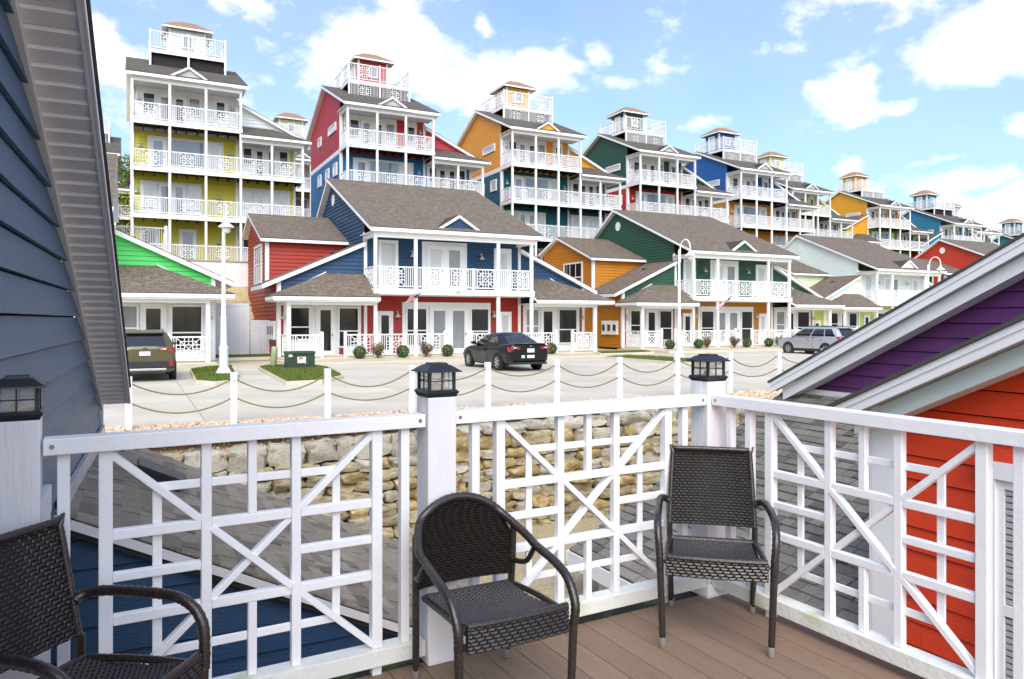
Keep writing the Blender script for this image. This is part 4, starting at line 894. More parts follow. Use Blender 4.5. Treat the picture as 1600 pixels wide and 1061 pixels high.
def lattice_section(label, org, ang, L_, a, b, bals, s=1):
    """org deck-frame start, running along local +x; a-b the lattice square, bals plain balusters; s=-1 mirrors depth so the caps stay on our side"""
    T = thing('deck_railing', label, 'railing', D(org[0], org[1], ZD), DR+ang, 'white lattice deck railings')
    B_ = lambda nm, m_, *q: bevel(MB().box(*q).build(nm, m_, T), .003)
    def yy(p, q): return (min(p*s, q*s), max(p*s, q*s))
    y = yy(-.045, .04); B_('top_rail', RAILW, .0, L_, *y, 1.015, 1.07)
    y = yy(-.045, .045); B_('bottom_rail', MOSS, .0, L_, *y, .045, .112)
    q0, q1 = .113, 1.014; w = .036; t = .018
    X = lambda p: a+(b-a)*p
    Z = lambda q: q0+(q1-q0)*q
    for x in bals: B_('baluster', RAILW, x-.019, x+.019, *yy(-.02, .02), q0, q1)
    for p in (0, 1): B_('stile', RAILW, X(p)-.022, X(p)+.022, *yy(-.024, .02), q0, q1)
    xs = (X(0)+.0225, X(1/3), X(2/3), X(1)-.0225)
    for p in (1/3, 2/3): B_('upright', RAILW, X(p)-w/2, X(p)+w/2, *yy(-t, t), q0, q1)
    for q in (1/3, 2/3):
        for x0, x1 in ((xs[0], xs[1]-w/2-.0005), (xs[1]+w/2+.0005, xs[2]-w/2-.0005), (xs[2]+w/2+.0005, xs[3])): B_('crosspiece', RAILW, x0, x1, *yy(-t+.001, t-.001), Z(q)-w/2, Z(q)+w/2)
    def dg(p, q, r, u_, y_, nm='diagonal'):
        m = MB(); P = Vector((X(p), y_*s, Z(q))); Q = Vector((X(r), y_*s, Z(u_))); d = (Q-P).normalized()*.022; m.bar(P+d, Q-d, .026, .036, (0, 1, 0)); bevel(m.build(nm, RAILW, T), .003)
    for (p, q, r, u_) in ((0, 1, 1/3, 2/3), (1, 1, 2/3, 2/3), (0, 0, 1/3, 1/3), (1, 0, 2/3, 1/3)): dg(p, q, r, u_, 0)
    dg(1/3, 2/3, 2/3, 1/3, -.006); dg(1/3, 1/3, 2/3, 2/3, .008)
    w2 = .032; y = yy(.003, .017)
    for q in (1/6, 5/6):
        c = [X(1/6)+.0, X(1/3)-w/2-.0005, X(1/3)+w/2+.0005, X(.5)-w2/2-.0005, X(.5)+w2/2+.0005, X(2/3)-w/2-.0005, X(2/3)+w/2+.0005, X(5/6)]
        for i in range(0, 8, 2): B_('thin_rail', RAILW, c[i], c[i+1], *y, Z(q)-w2/2, Z(q)+w2/2)
    for p in (1/6, 5/6):
        c = [Z(1/6), Z(1/3)-w/2-.0005, Z(1/3)+w/2+.0005, Z(.5)-w2/2-.0005, Z(.5)+w2/2+.0005, Z(2/3)-w/2-.0005, Z(2/3)+w/2+.0005, Z(5/6)]
        for i in range(0, 8, 2): B_('thin_upright', RAILW, X(p)-w2/2, X(p)+w2/2, *y, c[i], c[i+1])
    y = yy(-.014, .0165)
    B_('stub', RAILW, X(.5)-w2/2, X(.5)+w2/2, *y, Z(2/3)+w/2+.0005, q1); B_('stub', RAILW, X(.5)-w2/2, X(.5)+w2/2, *y, q0, Z(1/3)-w/2-.0005)
    B_('stub', RAILW, xs[0], X(1/3)-w/2-.0005, *y, Z(.5)-w2/2, Z(.5)+w2/2); B_('stub', RAILW, X(2/3)+w/2+.0005, xs[3], *y, Z(.5)-w2/2, Z(.5)+w2/2)
    for x in (.025, L_-.025):
        m = MB(); m.lathe([(.008, 0), (.007, .003)], (0, 0, 0), 10); o = m.build('screw', SCREW, T, loc=(x, -.0455*s, 1.044)); o.rotation_euler = (R(90)*s, 0, 0)
    for x in (a, b): B_('foot_block', RAILW, x-.02, x+.02, *yy(-.02, .02), .0, .044)
lattice_section('lattice railing between the blue gable post and the middle post', (-.142, 2.98), 0, 1.376, .184, 1.17, (.058, 1.294))
lattice_section('lattice railing between the middle post and the corner post', (1.38, 3.0), 0, 1.476, .24, 1.232, (.115, 1.35))
lattice_section('lattice railing running back from the corner post past the orange house', (2.93, 2.946), -math.pi/2, 1.70, .361, 1.372, (.093, .226, 1.5), 1)
# the last short run out of frame beside us
lattice_section('lattice railing ending beside the orange house window', (2.93, 1.1), -math.pi/2, 1.62, .361, 1.372, (.093, .226, 1.5), 1)
post('white square deck post at the end of the lattice by the window', 2.93, 1.17)

# ------------------------------------------------------------------ wicker armchairs
WICK = mat('wicker_black', '2e2925', .27, .35, 60, .15, 200, spec=.75)
WICKB = mat('wicker_brown', '2c221d', .27, .35, 60, .15, 200, spec=.75)
WICKD = mat('wicker_dark_gap', '0e0d0c', .7, .1)
ALU = mat('foot_aluminium', 'b9bab8', .35, .1, 5, metal=.7)
def weave(mb, fn, rows_, lo, hi, seg, shift, lift=.004, mi=0, fillr=.9):
    for j in range(rows_):
        t0, t1 = j/rows_, (j+fillr)/rows_; tm = (t0+t1)/2; a, b = lo(tm), hi(tm); L_ = b-a
        n0 = -((j*shift) % 1.0)*seg; x = a+n0
        while x < b:
            s0, s1 = max(a, x), min(b, x+seg*.9)
            if s1-s0 > seg*.15:
                P = [fn(s0, t0), fn(s1, t0), fn(s1, t1), fn(s0, t1), fn(s0+(s1-s0)*.25, tm), fn(s0+(s1-s0)*.75, tm)]
                vs = [p+n*(lift if k > 3 else .0005) for k, (p, n) in enumerate(P)]
                mb.add(vs, [(0, 1, 5, 4), (1, 2, 5), (2, 3, 4, 5), (3, 0, 4)], mi)
            x += seg
def ringtube(mb, pts, r, seg=10, step=.011, amp=.10):
    pts = [Vector(p) for p in pts]
    # Catmull-Rom resample
    out = []
    for i in range(len(pts)-1):
        p0, p1, p2, p3 = pts[max(i-1, 0)], pts[i], pts[i+1], pts[min(i+2, len(pts)-1)]; n = max(2, int((p2-p1).length/step))
        for k in range(n):
            t = k/n; out.append(.5*((2*p1)+(p2-p0)*t+(2*p0-5*p1+4*p2-p3)*t*t+(3*p1-p0-3*p2+p3)*t**3))
    out.append(pts[-1]); mb.tube(out, [r*(1+amp*(1 if i % 2 else -1)*.5) for i in range(len(out))], seg)
def chair(label, loc, ang, kind):
    T = thing('wicker_armchair', label, 'chair', (loc[0], loc[1], ZD), ang, 'dark wicker armchairs')
    if kind == 'round': T.scale = (.955,)*3
    W_ = WICK if kind != 'brown' else WICKB
    hw = .215; sf, sb = (-.235 if kind != 'brown' else -.20), .205; zs = .405
    def bld(m, nm, sm=35, par=T): return m.build(nm, [W_, WICKD], par, sm)
    # seat
    def sfn(s, t): return Vector((s, sf+.02+(sb-sf-.03)*t, zs-.008-.03*math.sin(math.pi*t)*(1-(s/hw)**2*.6)-.03*t)), Vector((0, 0, 1))
    m = MB()
    if kind == 'tall':
        def sfn2(s, t): p, n = sfn(s, t); return p, n
        weave(m, sfn2, 26, lambda t: -.19, lambda t: .19, .02, .5, .006)
    else: weave(m, sfn, 30, lambda t: -.2, lambda t: .2, .030, .333, .008)
    N = 8
    for i in range(N):
        for j in range(N):
            q = [sfn(-.2+.4*a/N, b/N)[0]+Vector((0, 0, -.003)) for a, b in ((i, j), (i+1, j), (i+1, j+1), (i, j+1))]; m.add(q, [(0, 1, 2, 3)], 1)
    bld(m, 'seat')
    # apron and side rails
    m = MB(); zt, zb = zs+.005, zs-.095 if kind == 'round' else zs-.075
    def afn(s, t): return Vector((s, sf-.018-.012*math.cos(s/hw*1.4), zb+(zt-zb)*t)), Vector((0, -1, 0))
    weave(m, afn, 7 if kind == 'round' else 6, lambda t: -hw-.005, lambda t: hw+.005, .034, .333, .005)
    m.box(-hw, hw, sf-.016, sf+.012, zb, zt, 1); bld(m, 'front_apron')
    m = MB(); ringtube(m, [(-hw, sf-.012, zt+.004), (-.1, sf-.022, zt+.004), (.1, sf-.022, zt+.004), (hw, sf-.012, zt+.004)], .014); bld(m, 'front_rim')
    for sg in (-1, 1):
        m = MB(); ringtube(m, [(sg*hw, sf, zs-.02), (sg*hw, 0, zs-.025), (sg*.205, sb+.01, zs-.04)], .013); bld(m, 'side_rail')
    m = MB(); ringtube(m, [(-.2, sb+.0, zs-.035), (.2, sb+.0, zs-.035)], .013); bld(m, 'back_rail')
    # backrest
    if kind == 'round':
        z0, z1 = .40, .735
        def hwf(t): return (.225+.015*t/.4) if t < .40 else .24*math.sqrt(max(.0, 1-((t-.40)/.62)**2))
        def bfn(s, t):
            y = sb+.01+.075*t+.035*(1-(s/.24)**2); return Vector((s, y, z0+(z1-z0)*t)), Vector((0, -1, .15)).normalized()
        m = MB(); weave(m, bfn, 30, lambda t: -hwf(t), hwf, .040, .25, .011)
        for j in range(16):
            for i in range(10):
                q = []
                for a, b in ((i, j), (i+1, j), (i+1, j+1), (i, j+1)):
                    t = b/16; s = hwf(t)*(-1+2*a/10); p, n = bfn(s, t); q.append(p+Vector((0, .006, 0)))
                m.add(q, [(0, 1, 2, 3)], 1)
        bld(m, 'backrest')
        m = MB(); pts = []
        for sg in (-1, 1):
            side = [(sg*.25, sf-.005, .33), (sg*.256, sf-.008, .41), (sg*.260, sf+.05, .49), (sg*.262, sf+.15, .53), (sg*.256, sb-.14, .56), (sg*.252, sb-.05, .59)]
            for k in (0.1, .4, .7, .9):
                pass
            pts.append(side)
        arch = []; hb = .245
        for k in range(1, 10):
            a = math.pi*(k/10); x = -hb*math.cos(a); t = .40+.62*math.sin(a); p, n = bfn(max(-.24, min(.24, x)), min(1.02, t)); arch.append((x, p.y, p.z+.006))
        full = pts[0]+arch[1:8]+pts[1][::-1]
        ringtube(m, full, .0185, 12); bld(m, 'arm_and_back_frame', 50)
        for sg in (-1, 1):
            m = MB(); m.tube([(sg*.25, sf-.004, .335), (sg*.245, sf, .15), (sg*.24, sf+.005, .025)], [.0175, .0165, .0145], 12); o = bld(m, 'leg', 50); foot(o, (sg*.24, sf+.005, 0))
            m = MB(); m.tube([(sg*.236, sb+.03, .63), (sg*.232, sb+.035, .45), (sg*.225, sb+.055, .2), (sg*.22, sb+.07, .025)], [.014, .016, .016, .0145], 12); o = bld(m, 'leg', 50); foot(o, (sg*.22, sb+.07, 0))
            m = MB(); ringtube(m, [(sg*.23, sb+.035, .455), (sg*.255, sb-.05, .468), (sg*.256, sb-.12, .545)], .012); bld(m, 'arm_brace', 50)
    else:
        z0, z1 = .435, .80
        ht = .185 if kind == 'tall' else .2
        def wf(t): return .205-(.205-ht)*t*(.6+.4*t)
        def bfn(s, t): return Vector((s, sb+.02+.085*t+.018*math.cos(s/.2*1.4), z0+(z1-z0)*t)), Vector((0, -1, .2)).normalized()
        m = MB(); weave(m, bfn, 27, lambda t: -wf(t), wf, .026 if kind == 'tall' else .034, .5 if kind == 'tall' else .333, .005)
        m.prism([bfn(-.2, 0)[0]+Vector((0, .012, 0)), bfn(.2, 0)[0]+Vector((0, .012, 0)), bfn(ht, 1)[0]+Vector((0, .012, 0)), bfn(-ht, 1)[0]+Vector((0, .012, 0))], (0, .008, 0), 1); bld(m, 'backrest')
        m = MB(); ringtube(m, [(-.208, sb+.02, .42), (-.208, sb+.03, z0), (-ht-.006, sb+.105, z1-.012), (-ht+.01, sb+.11, z1+.005), (ht-.01, sb+.11, z1+.005), (ht+.006, sb+.105, z1-.012), (.208, sb+.03, z0), (.208, sb+.02, .42)], .0125); bld(m, 'back_frame', 50)
        for sg in (-1, 1):
            m = MB(); ringtube(m, [(sg*.205, sb+.045, .545), (sg*.235, sb+.03, .562), (sg*.252, sb-.06, .575), (sg*.256, sf+.14, .578), (sg*.256, sf+.05, .555), (sg*.252, sf+.0, .50), (sg*.246, sf-.012, .42), (sg*.244, sf-.012, .36)], .0175, 12); bld(m, 'armrest', 50)
            m = MB(); m.tube([(sg*.244, sf-.012, .40), (sg*.238, sf-.005, .2), (sg*.232, sf, .025)], [.0165, .0155, .0145], 12); o = bld(m, 'leg', 50); foot(o, (sg*.232, sf, 0))
            m = MB(); m.tube([(sg*.207, sb+.02, .44), (sg*.205, sb+.03, .25), (sg*.2, sb+.06, .025)], [.0145, .0155, .0145], 12); o = bld(m, 'leg', 50); foot(o, (sg*.2, sb+.06, 0))
    return T
def foot(leg, p):
    m = MB(); m.lathe([(.0135, .002), (.0155, .008), (.016, .045), (.0148, .046)], p, 12); m.build('foot_cap', ALU, leg, 40)
chair('tall backed dark wicker armchair in the deck corner', (.955, 3.53), R(-12.6), 'tall')
chair('round backed dark wicker armchair by the middle post', (-.085, 2.92), R(28.3), 'round')
chair('brown black wicker armchair beside the dark blue gable', (-1.245, 2.19), R(76), 'brown')

# ------------------------------------------------------------------ rope fence along the street edge
ROPE = mat('rope', '8f8159', .9, .25, 40, .6, 150)
def rope_fence():
    us = [1.64-1.693+1.693*k for k in range(11)]
    pos = []
    for k, u in enumerate(us):
        h = .87+.018*k; p = G(u, 14.32, -.05); pos.append((p, h))
        T = thing('rope_post', (('white wooden rope fence post along the street edge' if k else 'white wooden rope fence post half hidden by the grey soffit end')), 'post', p, GR, 'white rope fence posts')
        bevel(MB().box(-.055, .055, -.055, .055, -.05, h-.01).build('shaft', WHITE, T), .006); bevel(MB().box(-.057, .057, -.057, .057, h-.009, h+.012).build('cap', WHITE, T), .005)
        m = MB(); m.lathe([(.014, 0), (.012, .006)], (0, 0, 0), 8); o = m.build('bolt', SCREW, T, loc=(0, -.055, h-.14)); o.rotation_euler = (R(90), 0, 0)
    for i in range(len(pos)-1):
        (a, ha), (b, hb) = pos[i], pos[i+1]; d = (b-a).normalized()*.056
        for lev, (dz, sag) in enumerate(((.12, .22), (.46, .20))):
            A = a+d+Vector((0, 0, ha-dz)); B = b-d+Vector((0, 0, hb-dz)); pts = []
            sg = sag*random.uniform(.85, 1.2)
            for k in range(61): t = k/60; q = A.lerp(B, t); q.z -= sg*4*t*(1-t); pts.append(q)
            m = MB(); m.tube(pts, [.014*(1.16 if k % 2 else .9) for k in range(61)], 6); o = m.build('rope', ROPE, None, 60)
            tag(o, ('upper' if lev == 0 else 'lower')+' sagging tan rope strung between white fence posts', 'rope', ('upper' if lev == 0 else 'lower')+' ropes of the street edge fence')
rope_fence()

# ------------------------------------------------------------------ street lamps
LW = mat('lamp_white', 'f0f1f0', .35, .04)
def street_lamp(label, X, Y, z=-.05):
    T = thing('street_lamp', label, 'street lamp', (X, Y, z), GR, 'white gooseneck street lamps')
    m = MB(); m.lathe([(.26, 0), (.26, .12), (.23, .18), (.15, .32), (.13, .36)], seg=16); m.build('base', LW, T, 40)
    m = MB(); m.lathe([(.13, .36), (.145, .42), (.14, .9), (.155, .95), (.11, 1.0), (.10, 1.15), (.095, 1.9), (.105, 1.93), (.07, 1.98), (.062, 3.2), (.05, 5.05), (.03, 5.12)], seg=16); m.build('shaft', LW, T, 40)
    m = MB(); pts = [(0, 0, 4.6), (0, -.05, 4.65)]; pts = [(0, -.07, 4.5)]+[(0, -.42+.35*math.cos(math.pi*k/14), 5.12+.42*math.sin(math.pi*k/14)) for k in range(15)]+[(0, -.77, 4.98)]
    m.tube(pts, .032, 8); m.build('arm', LW, T, 50)
    m = MB(); m.lathe([(.04, .16), (.06, .1), (.10, .03), (.24, -.08), (.245, -.1), (.10, -.1)], (0, -.77, 4.86), 20); o = m.build('shade', LW, T, 40)
    m = MB(); m.lathe([(.10, -.101), (.13, -.2), (.1, -.27), (.03, -.29)], (0, -.77, 4.86), 14); m.build('globe', mat('lamp_globe', 'dcd8c8', .15, .1), o, 50)
street_lamp('white gooseneck lamp on the grass island by the olive car', -9.32, 24.1)
street_lamp('white gooseneck lamp before the dark green cottage', 7.85, 35.0, 0)
street_lamp('white gooseneck lamp before the pale mint cottage', 24.95, 44.7, 0)

# ------------------------------------------------------------------ pavements, grass islands
def px2g(x, y, z):
    Z_ = (EYE-z)*1165/(y-500); X_ = (x-800)/1165*Z_; return Vector((X_, Z_, z))
def grass(poly, name='grass', dens=260, label='mown grass', h=.05):
    c = sum(poly, Vector())/len(poly); kerb = MB(); big = [c+(p-c)*1.0+(p-c).normalized()*.16 for p in poly]
    kerb.prism([Vector((p.x, p.y, -.1)) for p in big], (0, 0, .16)); k = kerb.build('kerb_island', CONC2); k['kind'] = 'structure'
    m = MB(); m.prism([Vector((p.x, p.y, .0601)) for p in poly], (0, 0, .012)); k2 = m.build('turf', mat('turf_soil', '3f5220', .95, .3, 5), None); k2['kind'] = 'structure'
    xs = [p.x for p in poly]; ys = [p.y for p in poly]; g = MB(); rnd = random.Random(len(poly)*7+int(xs[0]*10))
    def inside(x, y):
        r = False; j = len(poly)-1
        for i in range(len(poly)):
            if (poly[i].y > y) != (poly[j].y > y) and x < (poly[j].x-poly[i].x)*(y-poly[i].y)/(poly[j].y-poly[i].y)+poly[i].x: r = not r
            j = i
        return r
    n = int((max(xs)-min(xs))*(max(ys)-min(ys))*dens); n = min(n, 26000)
    for _ in range(n):
        x, y = rnd.uniform(min(xs), max(xs)), rnd.uniform(min(ys), max(ys))
        if not inside(x, y): continue
        a = rnd.random()*6.28; w = .012; hh = h*rnd.uniform(.5, 1.5); l = Vector((rnd.gauss(0, .02), rnd.gauss(0, .02), hh)); s_ = Vector((math.cos(a)*w, math.sin(a)*w, 0)); p = Vector((x, y, .07))
        g.add([p-s_, p+s_, p+l], [(0, 1, 2)], rnd.randrange(3))
    o = g.build(name, [mat('grass_a', '4c6a17', .7, .1), mat('grass_b', '5f7c1e', .7, .1), mat('grass_c', '7a7a34', .7, .1)]); o['kind'] = 'stuff'; tag(o, label, 'grass')
zk = .06
grass([px2g(x, y, zk) for x, y in ((299, 577.5), (322, 574), (362, 571.5), (366, 583), (362, 593.5), (336, 595.5), (307, 593.5))], label='mown grass island around the street lamp base', dens=900)
grass([px2g(x, y, zk) for x, y in ((406, 573.5), (420, 571), (490, 571), (512, 574.5), (533, 586), (502, 593), (448, 595.5))], label='mown grass island under the green transformer box', dens=900)
grass([G(2.0, 36.6, zk), G(6.1, 36.9, zk), G(6.1, 38.9, zk), G(2.0, 38.9, zk)], label='strip of grass at the foot of the board fence', dens=700)
grass([px2g(x, y, zk) for x, y in ((934, 549.5), (1006, 547.5), (1018, 549.5), (940, 552.2))], label='grass strip beside the orange wing of the green cottage', dens=300)
grass([px2g(x, y, zk) for x, y in ((948, 556.8), (985, 555.2), (1040, 557.5), (1100, 562.5), (1090, 566), (1040, 563.8))], label='curved grass verge before the dark green cottage', dens=300)
def pavements():
    for (u, v) in ((-9.7, 33.2), (10.38, 34.74), (31.99, 37.19), (57.10, 42.87), (77.0, 41.7)):
        m = MB(); m.box(-4.6, 13.2, -3.1, -.26, -.13, 0.0); m.box(-4.6, 13.2, -.262, 1.9, -.13, -.015)
        o = m.build('pavement', mat('pavement_concrete', 'c9bda4', .85, .12, .8, .3, 40), None, loc=G(u, v, 0), rz=GR); o['kind'] = 'structure'
        m = MB(); m.box(-4.6, 13.2, -3.26, -3.105, -.13, .012); o = m.build('kerb', CONC2, None, loc=G(u, v, 0), rz=GR); o['kind'] = 'structure'
pavements()

# ------------------------------------------------------------------ transformer cabinet and marker post
def utilities():
    p = px2g(468, 575, .06); T = thing('transformer_cabinet', 'dark green utility cabinet on the grass island before the blue cottage', 'cabinet', (p.x, p.y, .06), GR); T.scale = (.76,)*3
    gm = mat('cabinet_green', '33452c', .45, .1, 1.5)
    MB().box(-.72, .72, -.6, .6, -.05, .08).build('pad', mat('pad_dark', '3b4046', .8), T)
    m = MB(); m.prism([(-.62, -.5, .0805), (.62, -.5, .0805), (.62, .5, .0805), (-.62, .5, .0805)], (0, 0, .62)); bevel(m.build('body', gm, T), .01)
    m = MB(); m.prism([(-.66, -.56, .702), (-.66, .52, .702), (-.66, .5, .80), (-.66, -.44, .80)], (1.32, 0, 0)); bevel(m.build('lid', gm, T), .01)
    MB().box(-.2, .2, -.512, -.502, .26, .56).build('warning_label', mat('label_white', 'd9e2e2', .5), T); MB().box(-.12, .05, -.516, -.513, .44, .54).build('warning_mark', mat('label_red', 'd06a55', .5), T)
    MB().box(-.60, -.42, -.512, -.502, .56, .68).build('small_label', mat('label_white', 'd9e2e2', .5), T); MB().box(.12, .3, -.53, -.502, .2, .26).build('hasp', SCREW, T)
    p = px2g(427, 574, .06); T = thing('marker_post', 'pale green round cable marker post leaning by the utility cabinet', 'marker post', (p.x, p.y, .05), 0)
    m = MB(); m.lathe([(.1, .08), (.11, .1), (.115, .6), (.115, .72), (.09, .77), (.03, .78)], seg=14); o = m.build('tube', mat('sage_plastic', 'a5b183', .5, .08), T, 50); m = MB(); m.lathe([(.1, 0), (.1, .079)], seg=14); m.build('collar', mat('collar_dark', '3b3b36', .7), T, 50); T.rotation_euler = (0, R(4), 0)
utilities()

# ------------------------------------------------------------------ bushes, shrubs, flags
def foliage(n, shape, leaf, mats, seed, flat=.55):
    rnd = random.Random(seed); m = MB()
    for _ in range(n):
        p = shape(rnd); nrm = Vector((p.x, p.y, (p.z)*1.0)); nrm = (nrm.normalized()+Vector((rnd.gauss(0, .6), rnd.gauss(0, .6), rnd.gauss(0, .6)))).normalized()
        a = nrm.orthogonal().normalized(); q = Matrix.Rotation(rnd.random()*6.28, 3, nrm); a = q @ a; b = nrm.cross(a); l = leaf*rnd.uniform(.6, 1.3)
        m.add([p-a*l, p+b*l*flat+nrm*l*.15, p+a*l, p-b*l*flat+nrm*l*.15], [(0, 1, 2, 3)], rnd.randrange(len(mats)))
    return m
BX = [mat('box_leaf_a', '3c5a1c', .5, .2), mat('box_leaf_b', '527326', .5, .2), mat('box_leaf_c', '2c4416', .5, .2)]
SH = [mat('shrub_leaf_a', '4a5a2c', .5, .2), mat('shrub_leaf_b', '6b6a3c', .5, .2), mat('shrub_leaf_c', '8a4a3a', .5, .2)]
def ball(r):
    def f(rnd):
        d = Vector((rnd.gauss(0, 1), rnd.gauss(0, 1), rnd.gauss(0, 1))).normalized(); return d*r*(rnd.uniform(.72, 1.04)+.05*math.sin(d.x*5)*math.sin(d.y*6+d.z*4))
    return f
bm = [foliage(1500, ball(.30), .035, BX, k).mesh('foliage', BX) for k in range(3)]
def shrub_shape(rnd):
    k = rnd.randrange(9); a = k*2.4; t = rnd.uniform(.25, 1); r = .34*t*(.5+.5*((k*37) % 10)/10); h = .75*t*(.6+.4*((k*53) % 10)/10)
    return Vector((math.cos(a)*r+rnd.gauss(0, .06), math.sin(a)*r+rnd.gauss(0, .06), h+rnd.gauss(0, .05)-.3))
sm = [foliage(620, shrub_shape, .05, SH, 30+k).mesh('foliage', SH) for k in range(3)]
def plants(u, v, balls, shrubs, where, lb, ls):
    for k, x in enumerate(balls):
        T = thing('boxwood_ball', 'clipped round boxwood %s of the %s cottage' % (lb[k], where), 'bush', G(u, v, 0)+G(x, -.62, 0), GR+k, 'round boxwoods of the %s cottage' % where)
        link('foliage', bm[k % 3], T, (0, 0, .3)); MB().tube([(0, 0, -.01), (0, 0, .2)], .025, 6).build('stem', mat('bark', '5a4a3a'), T)
    for k, x in enumerate(shrubs):
        T = thing('leafy_shrub', 'loose leafy shrub %s of the %s cottage' % (ls[k], where), 'bush', G(u, v, 0)+G(x, -.55, 0), GR+k*2.2, 'loose shrubs of the %s cottage' % where)
        link('foliage', sm[k % 3], T, (0, 0, .32)); m = MB()
        for a in range(6): m.tube([(0, 0, -.01), (math.cos(a*2.4)*.1, math.sin(a*2.4)*.1, .3), (math.cos(a*2.4)*.24, math.sin(a*2.4)*.24, .66)], [.014, .01, .004], 5)
        m.build('stem', mat('bark', '5a4a3a'), T)
plants(10.38, 34.74, (-.95, 1.15, 3.45, 9.35), (-.05, 2.35), 'blue', ('beside the gate post nearest the utility cabinet', 'before the single door beside the wall lamp', 'beside the gate post of the double doors', 'behind the black car by the right porch'), ('before the balcony post nearest the utility cabinet', 'before the post with the furled flag'))
plants(31.99, 37.19, (-.15, 3.95, 5.9, -2.4), (.6, 2.9, 6.9), 'dark green', ('right beside the street lamp', 'beside the gate post of the double doors', 'before the right hand porch rail', 'at the left porch opening'), ('between lamp and double doors', 'before the gate post near the flag', 'beside the silver car'))
def flag(label, u, v, x, lean):
    T = thing('flag', label, 'flag', G(u, v, 0)+G(x, -.12, 2.95), GR)
    m = MB(); A = Vector((0, 0, 0)); B = Vector((-.1*lean, -.62, .7)) if lean < 1 else Vector((.55, -.75, .35)); 
    A, B = (Vector((.75, -.5, .55)), Vector((.1, -.02, -.3))) if lean < 1 else (Vector((.1, 0, -.05)), Vector((.75, -.65, .42)))
    m.tube([A, B], .014, 8); m.build('pole', mat('pole_grey', '8a8d92', .4), T)
    d = (B-A).normalized(); rd = mat('flag_red', 'c03a40', .7); wt = mat('flag_white', 'efeaea', .7); bl = mat('flag_blue', '2f3e70', .7)
    if lean < 1: top = A+(B-A)*.45; along = (B-A)*.5; drop = Vector((-.34, -.08, -.06))
    else: top = A+(B-A)*.98; along = (A-B)*.62; drop = Vector((-.62, .05, -.45))
    m = MB(); n, k = 13, 12
    P = lambda i, j: top+along*(i/n)+drop*(j/k)*(1.5)+Vector((0, .05*math.sin(j*.9+i*.35), .035*math.sin(j*1.1+i*.5)))
    for i in range(n):
        for j in range(k):
            mi = 2 if (i < 7 and j < 5) else (0 if i % 2 == 0 else 1); m.add([P(i, j), P(i+1, j), P(i+1, j+1), P(i, j+1)], [(0, 1, 2, 3)], mi)
    m.build('cloth', [rd, wt, bl], T, 60)
flag('small furled striped flag hanging below the balcony of the blue cottage', 10.38, 34.74, 1.7, .5)
flag('striped flag flying below the balcony of the dark green cottage', 31.99, 37.19, 1.9, 1.5)

